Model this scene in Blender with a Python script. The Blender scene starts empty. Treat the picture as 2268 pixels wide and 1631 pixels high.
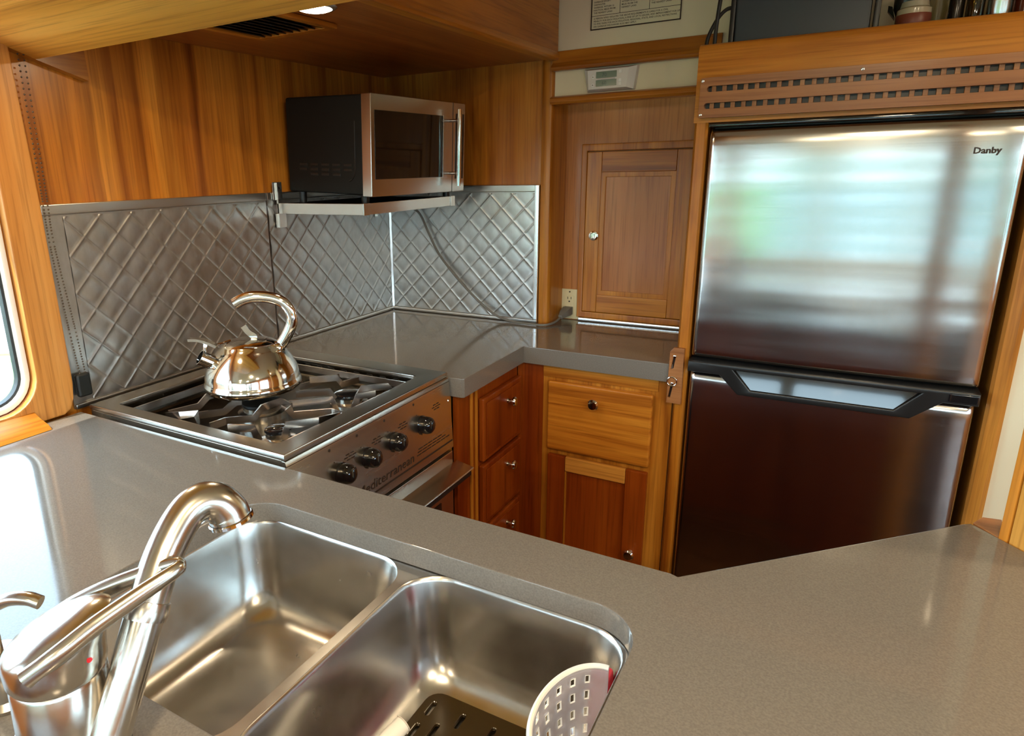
import bpy, bmesh, math, random
from mathutils import Vector, Matrix
R = math.radians
random.seed(7)
SC = bpy.context.scene
COL = SC.collection
ZC = 0.92                      # worktop height above the floor; all z below are measured from the worktop

# ------------------------------------------------------------------ camera
cd = bpy.data.cameras.new('camera')
cam = bpy.data.objects.new('camera', cd); COL.objects.link(cam)
F, CX, CY = 1492.95, 965.5, 800.35
yaw, pit, rol = 0.551608, 0.276705, 0.022821
fw = Vector((-math.sin(yaw)*math.cos(pit), math.cos(yaw)*math.cos(pit), -math.sin(pit)))
rt = Vector((math.cos(yaw), math.sin(yaw), 0)); dn = fw.cross(rt)
r2 = math.cos(rol)*rt + math.sin(rol)*dn; d2 = -math.sin(rol)*rt + math.cos(rol)*dn
m = Matrix((r2, -d2, -fw)).transposed().to_4x4()
m.translation = Vector((1.4933, -2.1185, 0.51665 + ZC))
cam.matrix_world = m
cd.sensor_width = 36; cd.lens = F/2268*36
cd.shift_x = (1134-CX)/2268; cd.shift_y = (CY-815.5)/2268
cd.clip_start = 0.02; cd.clip_end = 300
SC.camera = cam

# ------------------------------------------------------------------ world, exposure
SC.view_settings.view_transform = 'Standard'; SC.view_settings.look = 'None'
SC.view_settings.exposure = 0.55; SC.view_settings.gamma = 1.0
SC.view_settings.use_curve_mapping = False
SC.cycles.use_denoising = True
SC.cycles.max_bounces = 7; SC.cycles.diffuse_bounces = 4; SC.cycles.glossy_bounces = 4
SC.cycles.sample_clamp_indirect = 6
w = bpy.data.worlds.new('sky'); SC.world = w; w.use_nodes = True
nt = w.node_tree; nt.nodes.clear()
out = nt.nodes.new('ShaderNodeOutputWorld'); bg = nt.nodes.new('ShaderNodeBackground')
tc = nt.nodes.new('ShaderNodeTexCoord'); sx = nt.nodes.new('ShaderNodeSeparateXYZ'); rp = nt.nodes.new('ShaderNodeValToRGB')
mr = nt.nodes.new('ShaderNodeMapRange'); mr.inputs[1].default_value = -1; mr.inputs[2].default_value = 1
nt.links.new(tc.outputs['Generated'], sx.inputs[0]); nt.links.new(sx.outputs['Z'], mr.inputs[0])
nt.links.new(mr.outputs[0], rp.inputs[0]); nt.links.new(rp.outputs[0], bg.inputs[0]); nt.links.new(bg.outputs[0], out.inputs[0])
el = rp.color_ramp.elements
el[0].position = 0.0; el[0].color = (.66, .84, 1, 1)
el[1].position = 1.0; el[1].color = (.42, .70, 1, 1)
e = el.new(.5); e.color = (.66, .86, 1, 1)
bg.inputs[1].default_value = 8.0

def lamp(name, kind, loc, energy, color, **k):
    l = bpy.data.lights.new(name, kind); l.energy = energy; l.color = color
    o = bpy.data.objects.new(name, l); COL.objects.link(o); o.location = (loc[0], loc[1], loc[2]+ZC)
    for a, v in k.items():
        if a == 'rot': o.rotation_euler = v
        else: setattr(l, a, v)
    return o
WARM = (1.0, .78, .50)
lamp('sun', 'SUN', (0, -8, 8), 8.0, (1, .95, .86), angle=R(.6), rot=(R(32), R(-12), 0))

# ------------------------------------------------------------------ materials
MATS = {}
def mat(name, col=(.5, .5, .5), rough=.5, metal=0., spec=.5, coat=0., coat_r=.1, alpha=1., trans=0., ior=1.45, emit=None, es=1.):
    if name in MATS: return MATS[name]
    mt = bpy.data.materials.new(name); mt.use_nodes = True
    b = mt.node_tree.nodes['Principled BSDF']
    b.inputs['Base Color'].default_value = (*col, 1); b.inputs['Roughness'].default_value = rough
    b.inputs['Metallic'].default_value = metal; b.inputs['Specular IOR Level'].default_value = spec
    b.inputs['Coat Weight'].default_value = coat; b.inputs['Coat Roughness'].default_value = coat_r
    b.inputs['Alpha'].default_value = alpha; b.inputs['Transmission Weight'].default_value = trans; b.inputs['IOR'].default_value = ior
    if emit: b.inputs['Emission Color'].default_value = (*emit, 1); b.inputs['Emission Strength'].default_value = es
    MATS[name] = mt
    return mt
def N(mt, kind, **k):
    n = mt.node_tree.nodes.new(kind)
    for a, v in k.items():
        if a.startswith('i_'): n.inputs[a[2:]].default_value = v
        else: setattr(n, a, v)
    return n
def LK(mt, a, b): mt.node_tree.links.new(a, b)
def P(mt): return mt.node_tree.nodes['Principled BSDF']
def coords(mt, scale, rnd=True):
    t = N(mt, 'ShaderNodeTexCoord'); mp = N(mt, 'ShaderNodeMapping'); mp.inputs['Scale'].default_value = scale
    if rnd:
        oi = N(mt, 'ShaderNodeObjectInfo'); ml = N(mt, 'ShaderNodeMath', operation='MULTIPLY'); ml.inputs[1].default_value = 13.7
        ad = N(mt, 'ShaderNodeVectorMath', operation='ADD')
        LK(mt, oi.outputs['Random'], ml.inputs[0]); LK(mt, t.outputs['Object'], ad.inputs[0]); LK(mt, ml.outputs[0], ad.inputs[1])
        LK(mt, ad.outputs[0], mp.inputs['Vector'])
    else: LK(mt, t.outputs['Object'], mp.inputs['Vector'])
    return mp
def ramp(mt, stops):
    r = N(mt, 'ShaderNodeValToRGB'); e = r.color_ramp.elements
    e[0].position, e[0].color = stops[0][0], (*stops[0][1], 1); e[1].position, e[1].color = stops[-1][0], (*stops[-1][1], 1)
    for p, c in stops[1:-1]:
        q = e.new(p); q.color = (*c, 1)
    return r
WD, WM, WL = (.22, .055, .004), (.42, .145, .013), (.58, .245, .032)
def wood(name, ax, dark=WD, mid=WM, light=WL, strips=None, across=11., fine=150., figure=1.4, rough=.32):
    if name in MATS: return MATS[name]
    mt = mat(name, rough=rough, coat=.14, coat_r=.18, spec=.4)
    s = [across]*3; s['xyz'.index(ax)] = .9
    mp = coords(mt, s); n1 = N(mt, 'ShaderNodeTexNoise', i_Scale=1., i_Detail=5., i_Roughness=.55, i_Distortion=figure)
    LK(mt, mp.outputs[0], n1.inputs['Vector'])
    s2 = [fine]*3; s2['xyz'.index(ax)] = 4.
    mp2 = coords(mt, s2); n2 = N(mt, 'ShaderNodeTexNoise', i_Scale=1., i_Detail=3., i_Roughness=.6)
    LK(mt, mp2.outputs[0], n2.inputs['Vector'])
    r1 = ramp(mt, [(.28, dark), (.47, mid), (.72, light)]); LK(mt, n1.outputs[0], r1.inputs[0])
    r2_ = ramp(mt, [(.32, (.66, .60, .55)), (.5, (1, 1, 1)), (.75, (1.06, 1.05, 1.02))]); LK(mt, n2.outputs[0], r2_.inputs[0])
    mx = N(mt, 'ShaderNodeMix', data_type='RGBA', blend_type='MULTIPLY'); mx.inputs[0].default_value = .8
    LK(mt, r1.outputs[0], mx.inputs[6]); LK(mt, r2_.outputs[0], mx.inputs[7])
    res = mx.outputs[2]
    if strips:
        sax, wd = strips
        t = N(mt, 'ShaderNodeTexCoord'); sp = N(mt, 'ShaderNodeSeparateXYZ'); LK(mt, t.outputs['Object'], sp.inputs[0])
        wob = N(mt, 'ShaderNodeTexNoise', i_Scale=3.); LK(mt, t.outputs['Object'], wob.inputs['Vector'])
        wm = N(mt, 'ShaderNodeMath', operation='MULTIPLY_ADD'); wm.inputs[1].default_value = .03; LK(mt, wob.outputs[0], wm.inputs[0]); LK(mt, sp.outputs['XYZ'.index(sax)], wm.inputs[2])
        dv = N(mt, 'ShaderNodeMath', operation='DIVIDE'); dv.inputs[1].default_value = wd; LK(mt, wm.outputs[0], dv.inputs[0])
        vz = N(mt, 'ShaderNodeTexNoise', noise_dimensions='1D', i_Scale=1., i_Detail=2., i_Roughness=.6); LK(mt, dv.outputs[0], vz.inputs['W'])
        r3 = ramp(mt, [(.32, (.66, .56, .50)), (.46, (.95, .93, .91)), (.54, (1.04, 1.04, 1.02)), (.66, (1.28, 1.30, 1.30))]); LK(mt, vz.outputs[0], r3.inputs[0])
        m3 = N(mt, 'ShaderNodeMix', data_type='RGBA', blend_type='MULTIPLY'); m3.inputs[0].default_value = 1.
        LK(mt, res, m3.inputs[6]); LK(mt, r3.outputs[0], m3.inputs[7]); res = m3.outputs[2]
    LK(mt, res, P(mt).inputs['Base Color'])
    return mt
WX, WY, WZ = wood('teak_along_x', 'x'), wood('teak_along_y', 'y'), wood('teak_along_z', 'z')
WZS = wood('teak_veneer_strips', 'z', dark=(.26, .070, .006), mid=(.45, .158, .017), light=(.61, .26, .038), strips=('Y', .05), figure=.4)
WXS = wood('teak_soffit_lit', 'x', dark=(.50, .21, .025), mid=(.74, .34, .05), light=(.86, .44, .085), figure=.5, across=16.)  # soffit teak, colour lightened to stand in for daylight from below
WSHADE = wood('teak_shaded', 'z', dark=(.15, .020, .002), mid=(.23, .040, .003), light=(.31, .068, .006), figure=.5)  # same teak with the shade under the worktops put into its colour
WPINK = wood('teak_pale_panel', 'z', dark=(.32, .11, .026), mid=(.42, .160, .042), light=(.52, .225, .070), figure=.4)
WFIG = wood('teak_figured', 'x', dark=(.20, .045, .003), mid=(.46, .155, .014), light=(.60, .24, .026), figure=2.6, across=16.)
WVENT = wood('teak_brown', 'x', dark=(.20, .075, .025), mid=(.32, .13, .045), light=(.40, .18, .068))

def metal_noise(name, col, rough, scale=(60, 60, 60), amt=.3, col2=None, bump=0.):
    if name in MATS: return MATS[name]
    mt = mat(name, col, rough, 1.)
    mp = coords(mt, scale); n = N(mt, 'ShaderNodeTexNoise', i_Scale=1., i_Detail=4., i_Roughness=.6); LK(mt, mp.outputs[0], n.inputs['Vector'])
    mr_ = N(mt, 'ShaderNodeMapRange'); mr_.inputs[1].default_value = .3; mr_.inputs[2].default_value = .7
    mr_.inputs[3].default_value = rough*(1-amt); mr_.inputs[4].default_value = rough*(1+amt)
    LK(mt, n.outputs[0], mr_.inputs[0]); LK(mt, mr_.outputs[0], P(mt).inputs['Roughness'])
    if col2:
        r = ramp(mt, [(.35, col), (.65, col2)]); LK(mt, n.outputs[0], r.inputs[0]); LK(mt, r.outputs[0], P(mt).inputs['Base Color'])
    if bump:
        bp = N(mt, 'ShaderNodeBump', i_Strength=bump, i_Distance=.002); LK(mt, n.outputs[0], bp.inputs['Height']); LK(mt, bp.outputs[0], P(mt).inputs['Normal'])
    return mt
CHROME = mat('chrome', (.83, .82, .80), .07, 1.)
NICKEL = metal_noise('brushed_nickel', (.60, .57, .52), .22, (4, 4, 120), .12)
STEEL = metal_noise('brushed_steel', (.64, .61, .57), .24, (60, 4, 4), .12)
SINKST = metal_noise('sink_steel', (.60, .585, .56), .24, (14, 14, 14), .16)
STOVEST = metal_noise('stove_steel', (.61, .57, .50), .25, (4, 4, 60), .12)
TIN = metal_noise('aged_tin', (.46, .45, .43), .37, (34, 34, 14), .12, (.56, .555, .54))
TINTRIM = metal_noise('tin_trim', (.55, .53, .50), .32, (20, 20, 20), .12)
KETTLE = metal_noise('stained_chrome', (.82, .82, .80), .09, (9, 9, 4), .2, (.70, .64, .53))
GRATE = metal_noise('grate_steel', (.62, .55, .50), .22, (12, 12, 12), .15, (.72, .66, .62))
def fridge_steel():
    mt = mat('fridge_steel', (.54, .535, .52), .15, 1.)
    mp = coords(mt, (3., 3., 900.), False); n = N(mt, 'ShaderNodeTexNoise', i_Scale=1., i_Detail=3.); LK(mt, mp.outputs[0], n.inputs['Vector'])
    mr_ = N(mt, 'ShaderNodeMapRange'); mr_.inputs[3].default_value = .11; mr_.inputs[4].default_value = .21; LK(mt, n.outputs[0], mr_.inputs[0]); LK(mt, mr_.outputs[0], P(mt).inputs['Roughness'])
    mp2 = coords(mt, (1.2, 1., 13.), False); n2 = N(mt, 'ShaderNodeTexNoise', i_Scale=1., i_Detail=1.); LK(mt, mp2.outputs[0], n2.inputs['Vector'])
    bp = N(mt, 'ShaderNodeBump', i_Strength=.30, i_Distance=.006); LK(mt, n2.outputs[0], bp.inputs['Height']); LK(mt, bp.outputs[0], P(mt).inputs['Normal'])
    return mt
FRIDGE = fridge_steel()
def counter_mat():
    mt = mat('grey_quartz', (.26, .235, .205), .20, 0., .5, coat=.15, coat_r=.07)
    mp = coords(mt, (420, 420, 420), False); n = N(mt, 'ShaderNodeTexNoise', i_Scale=1., i_Detail=2.); LK(mt, mp.outputs[0], n.inputs['Vector'])
    mp2 = coords(mt, (5, 5, 5), False); n2 = N(mt, 'ShaderNodeTexNoise', i_Scale=1., i_Detail=5.); LK(mt, mp2.outputs[0], n2.inputs['Vector'])
    r = ramp(mt, [(.3, (.150, .134, .116)), (.7, (.192, .172, .150))]); LK(mt, n.outputs[0], r.inputs[0]); LK(mt, r.outputs[0], P(mt).inputs['Base Color'])
    mr_ = N(mt, 'ShaderNodeMapRange'); mr_.inputs[1].default_value = .35; mr_.inputs[2].default_value = .65; mr_.inputs[3].default_value = .06; mr_.inputs[4].default_value = .11
    LK(mt, n2.outputs[0], mr_.inputs[0]); LK(mt, mr_.outputs[0], P(mt).inputs['Roughness'])
    return mt
QUARTZ = counter_mat()
BLACK = mat('black_plastic', (.012, .012, .012), .30)
BLACKM = mat('black_matte', (.007, .008, .008), .5, spec=.3)
GLOSSB = mat('black_gloss', (.008, .008, .009), .06, coat=.5, coat_r=.03)
RUBBER = mat('black_rubber', (.012, .012, .013), .55)
CREAMW = mat('cream_wall', (.76, .68, .48), .55)
CREAM = mat('cream_plastic', (.70, .62, .38), .35)
WHITEP = mat('white_plastic', (.72, .70, .68), .35)
BRIGHT = mat('bright_aluminium', (.85, .85, .85), .25, 1.)
WHITEF = mat('white_enamel', (.85, .86, .86), .28)
PRINT = mat('dark_print', (.03, .016, .010), .5)
INK = mat('grey_ink', (.10, .085, .055), .6)
PAPER = mat('placard_cream', (.72, .68, .47), .45)
LCD = mat('lcd_green', (.16, .23, .18), .2)
GREYC = mat('grey_cable', (.16, .15, .13), .45)
BLUEG = mat('screen_back', (.020, .028, .036), .34)
REDP = mat('red_sponge', (.55, .03, .05), .6)
def glassy(name, col, alpha, rough=.03):
    mt = bpy.data.materials.new(name); mt.use_nodes = True; t = mt.node_tree; t.nodes.clear()
    o = t.nodes.new('ShaderNodeOutputMaterial'); mx = t.nodes.new('ShaderNodeMixShader'); tr = t.nodes.new('ShaderNodeBsdfTransparent'); gl = t.nodes.new('ShaderNodeBsdfGlossy')
    fr = t.nodes.new('ShaderNodeFresnel'); ad = t.nodes.new('ShaderNodeMath'); ad.operation = 'ADD'; ad.inputs[1].default_value = alpha
    tr.inputs[0].default_value = (*col, 1); gl.inputs['Roughness'].default_value = rough
    ge = t.nodes.new('ShaderNodeNewGeometry'); iv = t.nodes.new('ShaderNodeMath'); iv.operation = 'SUBTRACT'; iv.inputs[0].default_value = 1.; ml = t.nodes.new('ShaderNodeMath'); ml.operation = 'MULTIPLY'
    t.links.new(ge.outputs['Backfacing'], iv.inputs[1]); t.links.new(iv.outputs[0], ml.inputs[0]); t.links.new(fr.outputs[0], ml.inputs[1])
    t.links.new(ml.outputs[0], ad.inputs[0]); t.links.new(ad.outputs[0], mx.inputs[0]); t.links.new(tr.outputs[0], mx.inputs[1]); t.links.new(gl.outputs[0], mx.inputs[2]); t.links.new(mx.outputs[0], o.inputs[0])
    return mt
PANE = glassy('window_glass', (.97, .99, .98), 0.)
CLEAR = glassy('bottle_glass', (.80, .80, .70), .06)
OLIVE = glassy('olive_glass', (.30, .26, .10), .05)
TRANSL = mat('frosted_plastic', (.60, .58, .66), .30, trans=.3, alpha=.62)
OVENG = mat('oven_glass', (.01, .01, .011), .05)

# ------------------------------------------------------------------ mesh helpers
def rrect(x0, x1, y0, y1, r, n=6):
    pts = []
    for cx, cy, a0 in ((x1-r, y1-r, 0), (x0+r, y1-r, 90), (x0+r, y0+r, 180), (x1-r, y0+r, 270)):
        for k in range(n+1):
            a = R(a0+90*k/n); pts.append((cx+r*math.cos(a), cy+r*math.sin(a)))
    return pts
def crom(pts, n=6):
    pts = [Vector(p) for p in pts]; q = [pts[0]*2-pts[1]]+pts+[pts[-1]*2-pts[-2]]; o = []
    for i in range(1, len(q)-2):
        for k in range(n):
            t = k/n; a, b, c, d = q[i-1], q[i], q[i+1], q[i+2]
            o.append(.5*((2*b)+(c-a)*t+(2*a-5*b+4*c-d)*t*t+(3*b-a-3*c+d)*t**3))
    o.append(pts[-1]); return o
AX = {'x': lambda u, v, w: (w, u, v), 'y': lambda u, v, w: (u, w, v), 'z': lambda u, v, w: (u, v, w)}
class B:
    def __init__(s): s.bm = bmesh.new(); s.bv = False
    def box(s, x0, x1, y0, y1, z0, z1, bev=0., seg=2):
        r = bmesh.ops.create_cube(s.bm, size=1.); vs = r['verts']
        for v in vs: v.co = Vector((x0+(v.co.x+.5)*(x1-x0), y0+(v.co.y+.5)*(y1-y0), z0+(v.co.z+.5)*(z1-z0)))
        if bev:
            s.bv = True; es = list({e for v in vs for e in v.link_edges})
            bmesh.ops.bevel(s.bm, geom=es, offset=min(bev, .49*min(abs(x1-x0), abs(y1-y0), abs(z1-z0))), segments=seg, profile=.5, affect='EDGES')
        return s
    def prism(s, poly, ax, a, b, bev=0., seg=2):
        f = AX[ax]; n = len(poly)
        va = [s.bm.verts.new(f(u, v, a)) for u, v in poly]; vb = [s.bm.verts.new(f(u, v, b)) for u, v in poly]
        fs = [s.bm.faces.new(va[::-1]), s.bm.faces.new(vb)]
        for i in range(n): fs.append(s.bm.faces.new((va[i], va[(i+1) % n], vb[(i+1) % n], vb[i])))
        bmesh.ops.recalc_face_normals(s.bm, faces=fs)
        if bev:
            s.bv = True; es = list({e for v in va+vb for e in v.link_edges if len(e.link_faces) == 2 and e.calc_face_angle(0) > .6})
            bmesh.ops.bevel(s.bm, geom=es, offset=bev, segments=seg, profile=.5, affect='EDGES')
        return s
    def plate(s, outer, holes, ax, a, b, bev=0., seg=2):
        f = AX[ax]; loops = [outer]+list(holes); allf = []
        rings = []
        for lev in (a, b):
            es = []; rr = []
            for lp in loops:
                vs = [s.bm.verts.new(f(u, v, lev)) for u, v in lp]; rr.append(vs)
                es += [s.bm.edges.new((vs[i], vs[(i+1) % len(vs)])) for i in range(len(vs))]
            g = bmesh.ops.triangle_fill(s.bm, use_beauty=True, use_dissolve=False, edges=es)
            allf += [x for x in g['geom'] if isinstance(x, bmesh.types.BMFace)]
            rings.append(rr)
        for ra, rb in zip(*rings):
            n = len(ra)
            for i in range(n): allf.append(s.bm.faces.new((ra[i], ra[(i+1) % n], rb[(i+1) % n], rb[i])))
        bmesh.ops.recalc_face_normals(s.bm, faces=allf)
        if bev:
            s.bv = True; es = list({e for fc in allf if fc.is_valid for e in fc.edges if len(e.link_faces) == 2 and e.calc_face_angle(0) > .9})
            # bevel only the rims (edges lying in one of the two flat levels)
            k = {'x': 0, 'y': 1, 'z': 2}[ax]
            es = [e for e in es if abs(e.verts[0].co[k]-e.verts[1].co[k]) < 1e-6]
            bmesh.ops.bevel(s.bm, geom=es, offset=bev, segments=seg, profile=.5, affect='EDGES', clamp_overlap=True)
        return s
    def tube(s, path, r, n=10, cap=True, flat=1.):
        path = [Vector(p) for p in path]; rs = r if isinstance(r, (list, tuple)) else [r]*len(path); rings = []
        t0 = (path[1]-path[0]).normalized(); up = Vector((0, 0, 1)) if abs(t0.z) < .9 else Vector((1, 0, 0))
        nx = t0.cross(up).normalized()
        for i, p in enumerate(path):
            t = (path[min(i+1, len(path)-1)]-path[max(i-1, 0)]).normalized()
            nx = (nx-t*nx.dot(t)).normalized(); ny = t.cross(nx)
            rings.append([s.bm.verts.new(p+rs[i]*(math.cos(2*math.pi*k/n)*nx+flat*math.sin(2*math.pi*k/n)*ny)) for k in range(n)])
        fs = []
        for a, b in zip(rings, rings[1:]):
            for k in range(n): fs.append(s.bm.faces.new((a[k], a[(k+1) % n], b[(k+1) % n], b[k])))
        if cap: fs += [s.bm.faces.new(rings[0][::-1]), s.bm.faces.new(rings[-1])]
        bmesh.ops.recalc_face_normals(s.bm, faces=fs)
        return s
    def strip(s, path, wdt, thk, nrm):
        """a flat bar following path; wdt along nrm, thk across"""
        path = [Vector(p) for p in path]; nrm = Vector(nrm).normalized(); rings = []
        for i, p in enumerate(path):
            t = (path[min(i+1, len(path)-1)]-path[max(i-1, 0)]).normalized(); sd = t.cross(nrm).normalized(); up = sd.cross(t).normalized()
            rings.append([s.bm.verts.new(p+a*sd*thk/2+b*up*wdt/2) for a, b in ((-1, -1), (1, -1), (1, 1), (-1, 1))])
        fs = []
        for a, b in zip(rings, rings[1:]):
            for k in range(4): fs.append(s.bm.faces.new((a[k], a[(k+1) % 4], b[(k+1) % 4], b[k])))
        fs += [s.bm.faces.new(rings[0][::-1]), s.bm.faces.new(rings[-1])]
        bmesh.ops.recalc_face_normals(s.bm, faces=fs); return s
    def lathe(s, prof, c=(0, 0, 0), ax=(0, 0, 1), n=32):
        c = Vector(c); q = Vector((0, 0, 1)).rotation_difference(Vector(ax).normalized()); rings = []
        for r, z in prof:
            if r < 1e-6: rings.append([s.bm.verts.new(c+q @ Vector((0, 0, z)))])
            else: rings.append([s.bm.verts.new(c+q @ Vector((r*math.cos(2*math.pi*k/n), r*math.sin(2*math.pi*k/n), z))) for k in range(n)])
        fs = []
        for a, b in zip(rings, rings[1:]):
            for k in range(n):
                k1 = (k+1) % n
                if len(a) == 1 and len(b) == 1: continue
                if len(a) == 1: fs.append(s.bm.faces.new((a[0], b[k1], b[k])))
                elif len(b) == 1: fs.append(s.bm.faces.new((a[k], a[k1], b[0])))
                else: fs.append(s.bm.faces.new((a[k], a[k1], b[k1], b[k])))
        bmesh.ops.recalc_face_normals(s.bm, faces=fs); return s
    def loft(s, rings, cap0=False, cap1=False):
        vs = [[s.bm.verts.new(p) for p in r] for r in rings]; fs = []; n = len(vs[0])
        for a, b in zip(vs, vs[1:]):
            for k in range(n): fs.append(s.bm.faces.new((a[k], a[(k+1) % n], b[(k+1) % n], b[k])))
        if cap0: fs.append(s.bm.faces.new(vs[0][::-1]))
        if cap1: fs.append(s.bm.faces.new(vs[-1]))
        bmesh.ops.recalc_face_normals(s.bm, faces=fs); return s
    def faces(s, verts, faces):
        vs = [s.bm.verts.new(v) for v in verts]
        for f in faces: s.bm.faces.new([vs[i] for i in f])
        return s
ORG = {}
def thing(name, label, cat, base, group=None):
    o = bpy.data.objects.new(name, None); COL.objects.link(o); o.empty_display_size = .05
    o.location = (base[0], base[1], base[2]+ZC); o['label'] = label; o['category'] = cat
    if group: o['group'] = group
    ORG[o] = Vector(o.location); return o
def ob(name, b, mt, parent=None, at=None, M=None, smooth=38, label=None, kind=None, cat=None, group=None):
    bm = b.bm
    if M is not None: bm.transform(M)
    if at is not None: org = Vector(at)+Vector((0, 0, ZC))
    else:
        bm.transform(Matrix.Translation((0, 0, ZC)))
        if parent is not None: org = ORG[parent]
        else:
            lo = Vector([min(v.co[k] for v in bm.verts) for k in range(3)]); hi = Vector([max(v.co[k] for v in bm.verts) for k in range(3)])
            org = Vector(((lo.x+hi.x)/2, (lo.y+hi.y)/2, lo.z))
        bm.transform(Matrix.Translation(-org))
    me = bpy.data.meshes.new(name); bm.to_mesh(me); bm.free()
    if mt: me.materials.append(mt)
    if smooth:
        me.polygons.foreach_set('use_smooth', [True]*len(me.polygons)); me.set_sharp_from_angle(angle=R(smooth))
    o = bpy.data.objects.new(name, me); COL.objects.link(o); ORG[o] = org
    if parent is not None: o.parent = parent; o.location = org-ORG[parent]
    else: o.location = org
    if b.bv and smooth:
        wn = o.modifiers.new('weighted_normals', 'WEIGHTED_NORMAL'); wn.keep_sharp = True
    if label: o['label'] = label
    if kind: o['kind'] = kind
    if cat: o['category'] = cat
    if group: o['group'] = group
    return o
def inst(src, parent, at, rot=None):
    o = src.copy(); COL.objects.link(o); o.parent = parent; ORG[o] = Vector(at)+Vector((0, 0, ZC)); o.location = ORG[o]-(ORG[parent] if parent else Vector())
    if rot: o.rotation_euler = rot
    return o
def text(s, size, o, u, v, mt, name, parent, ext=.0002, shear=0., bold=0., spacing=1., align='LEFT'):
    c = bpy.data.curves.new('t', 'FONT'); c.body = s; c.size = size; c.extrude = ext; c.shear = shear; c.offset = bold; c.space_character = spacing; c.align_x = align; c.resolution_u = 2
    t = bpy.data.objects.new('t', c); me = bpy.data.meshes.new_from_object(t); bpy.data.objects.remove(t); bpy.data.curves.remove(c)
    u = Vector(u).normalized(); v = Vector(v).normalized(); nn = u.cross(v)
    Mx = Matrix((u, v, nn)).transposed().to_4x4(); Mx.translation = Vector(o)
    b = B(); b.bm.from_mesh(me); bpy.data.meshes.remove(me)
    return ob(name, b, mt, parent, M=Mx, smooth=0)
def struct(name, b, mt, **k): return ob(name, b, mt, kind='structure', **k)

# ================================================================== THE SETTING
RX0, RX1, RY0, RY1, CEIL = 0., 3.3, -6.2, 0., 1.14
struct('floor', B().box(-.1, RX1+.1, RY0-.1, .75, -.97, -.92), wood('floor_teak', 'y', dark=(.05, .02, .008), mid=(.09, .035, .012), light=(.13, .055, .02), strips=('X', .06)))
struct('ceiling', B().box(-.1, RX1+.1, RY0-.1, .75, CEIL, CEIL+.05), CREAMW)
# left cabin side with real window openings
WIN = [(-2.62, -1.382), (-4.25, -2.95), (-5.85, -4.55)]
WZ0, WZ1 = .035, .66
def holes(ws, r=.075): return [rrect(a, b_, WZ0, WZ1, r, 8) for a, b_ in ws]
struct('wall_left', B().plate([(RY0-.06, -.97), (.06, -.97), (.06, CEIL), (RY0-.06, CEIL)], holes(WIN), 'x', -.05, 0.), WZS)
WINR = [(-2.6, -1.5), (-4.25, -2.95), (-5.85, -4.55)]
struct('wall_right', B().plate([(RY0-.06, -.97), (.7, -.97), (.7, CEIL), (RY0-.06, CEIL)], [rrect(a, b_, -.05, .72, .07, 8) for a, b_ in WINR], 'x', RX1, RX1+.05), WZ)
WREAR = [(.12, 1.08), (1.16, 2.14), (2.22, 3.18)]
struct('wall_rear', B().plate([(-.05, -.97), (RX1+.05, -.97), (RX1+.05, CEIL), (-.05, CEIL)], [rrect(a, b_, -.42, .72, .06, 8) for a, b_ in WREAR], 'y', RY0-.05, RY0), CREAMW)
def window(n, poly, ax, lev, inset, d):
    """frame ring + pane; poly=(u0,u1,v0,v1,r); d = inward direction sign"""
    u0, u1, v0, v1, r = poly
    fr = ob('window_%d' % n, B().plate(rrect(u0+.002, u1-.002, v0+.002, v1-.002, r, 8), [rrect(u0+.015, u1-.015, v0+.015, v1-.015, r-.013, 8)], ax, lev-.02, lev+.012, .004), WHITEF, kind='structure')
    ob('gasket', B().plate(rrect(u0+.0155, u1-.0155, v0+.0155, v1-.0155, r-.0135, 8), [rrect(u0+.021, u1-.021, v0+.021, v1-.021, r-.019, 8)], ax, lev-.018, lev-.002), RUBBER, fr)
    ob('pane', B().prism(rrect(u0+.018, u1-.018, v0+.018, v1-.018, r-.016, 8), ax, lev-.008, lev-.004), PANE, fr)
k = 1
for a, b_ in WIN: window(k, (a, b_, WZ0, WZ1, .075), 'x', -.004, 0, 1); k += 1
for a, b_ in WINR: window(k, (a, b_, -.05, .72, .07), 'x', RX1+.02, 0, 1); k += 1
for a, b_ in WREAR: window(k, (a, b_, -.42, .72, .06), 'y', RY0-.02, 0, 1); k += 1
# daylight portals (emit nothing, they only guide the sky light through the openings)
def portal(loc, sx_, sy_, rot):
    o = lamp('daylight_portal', 'AREA', loc, 1, (1, 1, 1), shape='RECTANGLE', size=sx_, size_y=sy_, rot=rot); o.data.cycles.is_portal = True
for a, b_ in WIN: portal((-.06, (a+b_)/2, (WZ0+WZ1)/2), WZ1-WZ0, b_-a, (0, R(-90), 0))
for a, b_ in WINR: portal((RX1+.06, (a+b_)/2, .335), .77, b_-a, (0, R(90), 0))
for a, b_ in WREAR: portal(((a+b_)/2, RY0-.06, .15), b_-a, 1.14, (R(90), 0, 0))
# window lining panel of solid teak, proud of the side and rounded at its foot
lp = [(-2.75, .002)]+[(-1.335, .002), (-1.318, .012), (-1.308, .035), (-1.304, .07), (-1.304, .11), (-1.306, .46), (-1.315, .80), (-2.75, .80)]
struct('trim_1', B().plate(lp, [rrect(-2.62, -1.382, WZ0, WZ1, .075, 8)], 'x', .0005, .026, .005), wood('teak_window', 'z', dark=(.40, .15, .03), mid=(.56, .24, .055), light=(.68, .33, .09), figure=.4, across=18.))
struct('trim_2', B().prism([(.026, .001), (.085, .001), (.075, .010), (.045, .020), (.026, .030)], 'y', -2.75, -1.40), WY)
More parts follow.
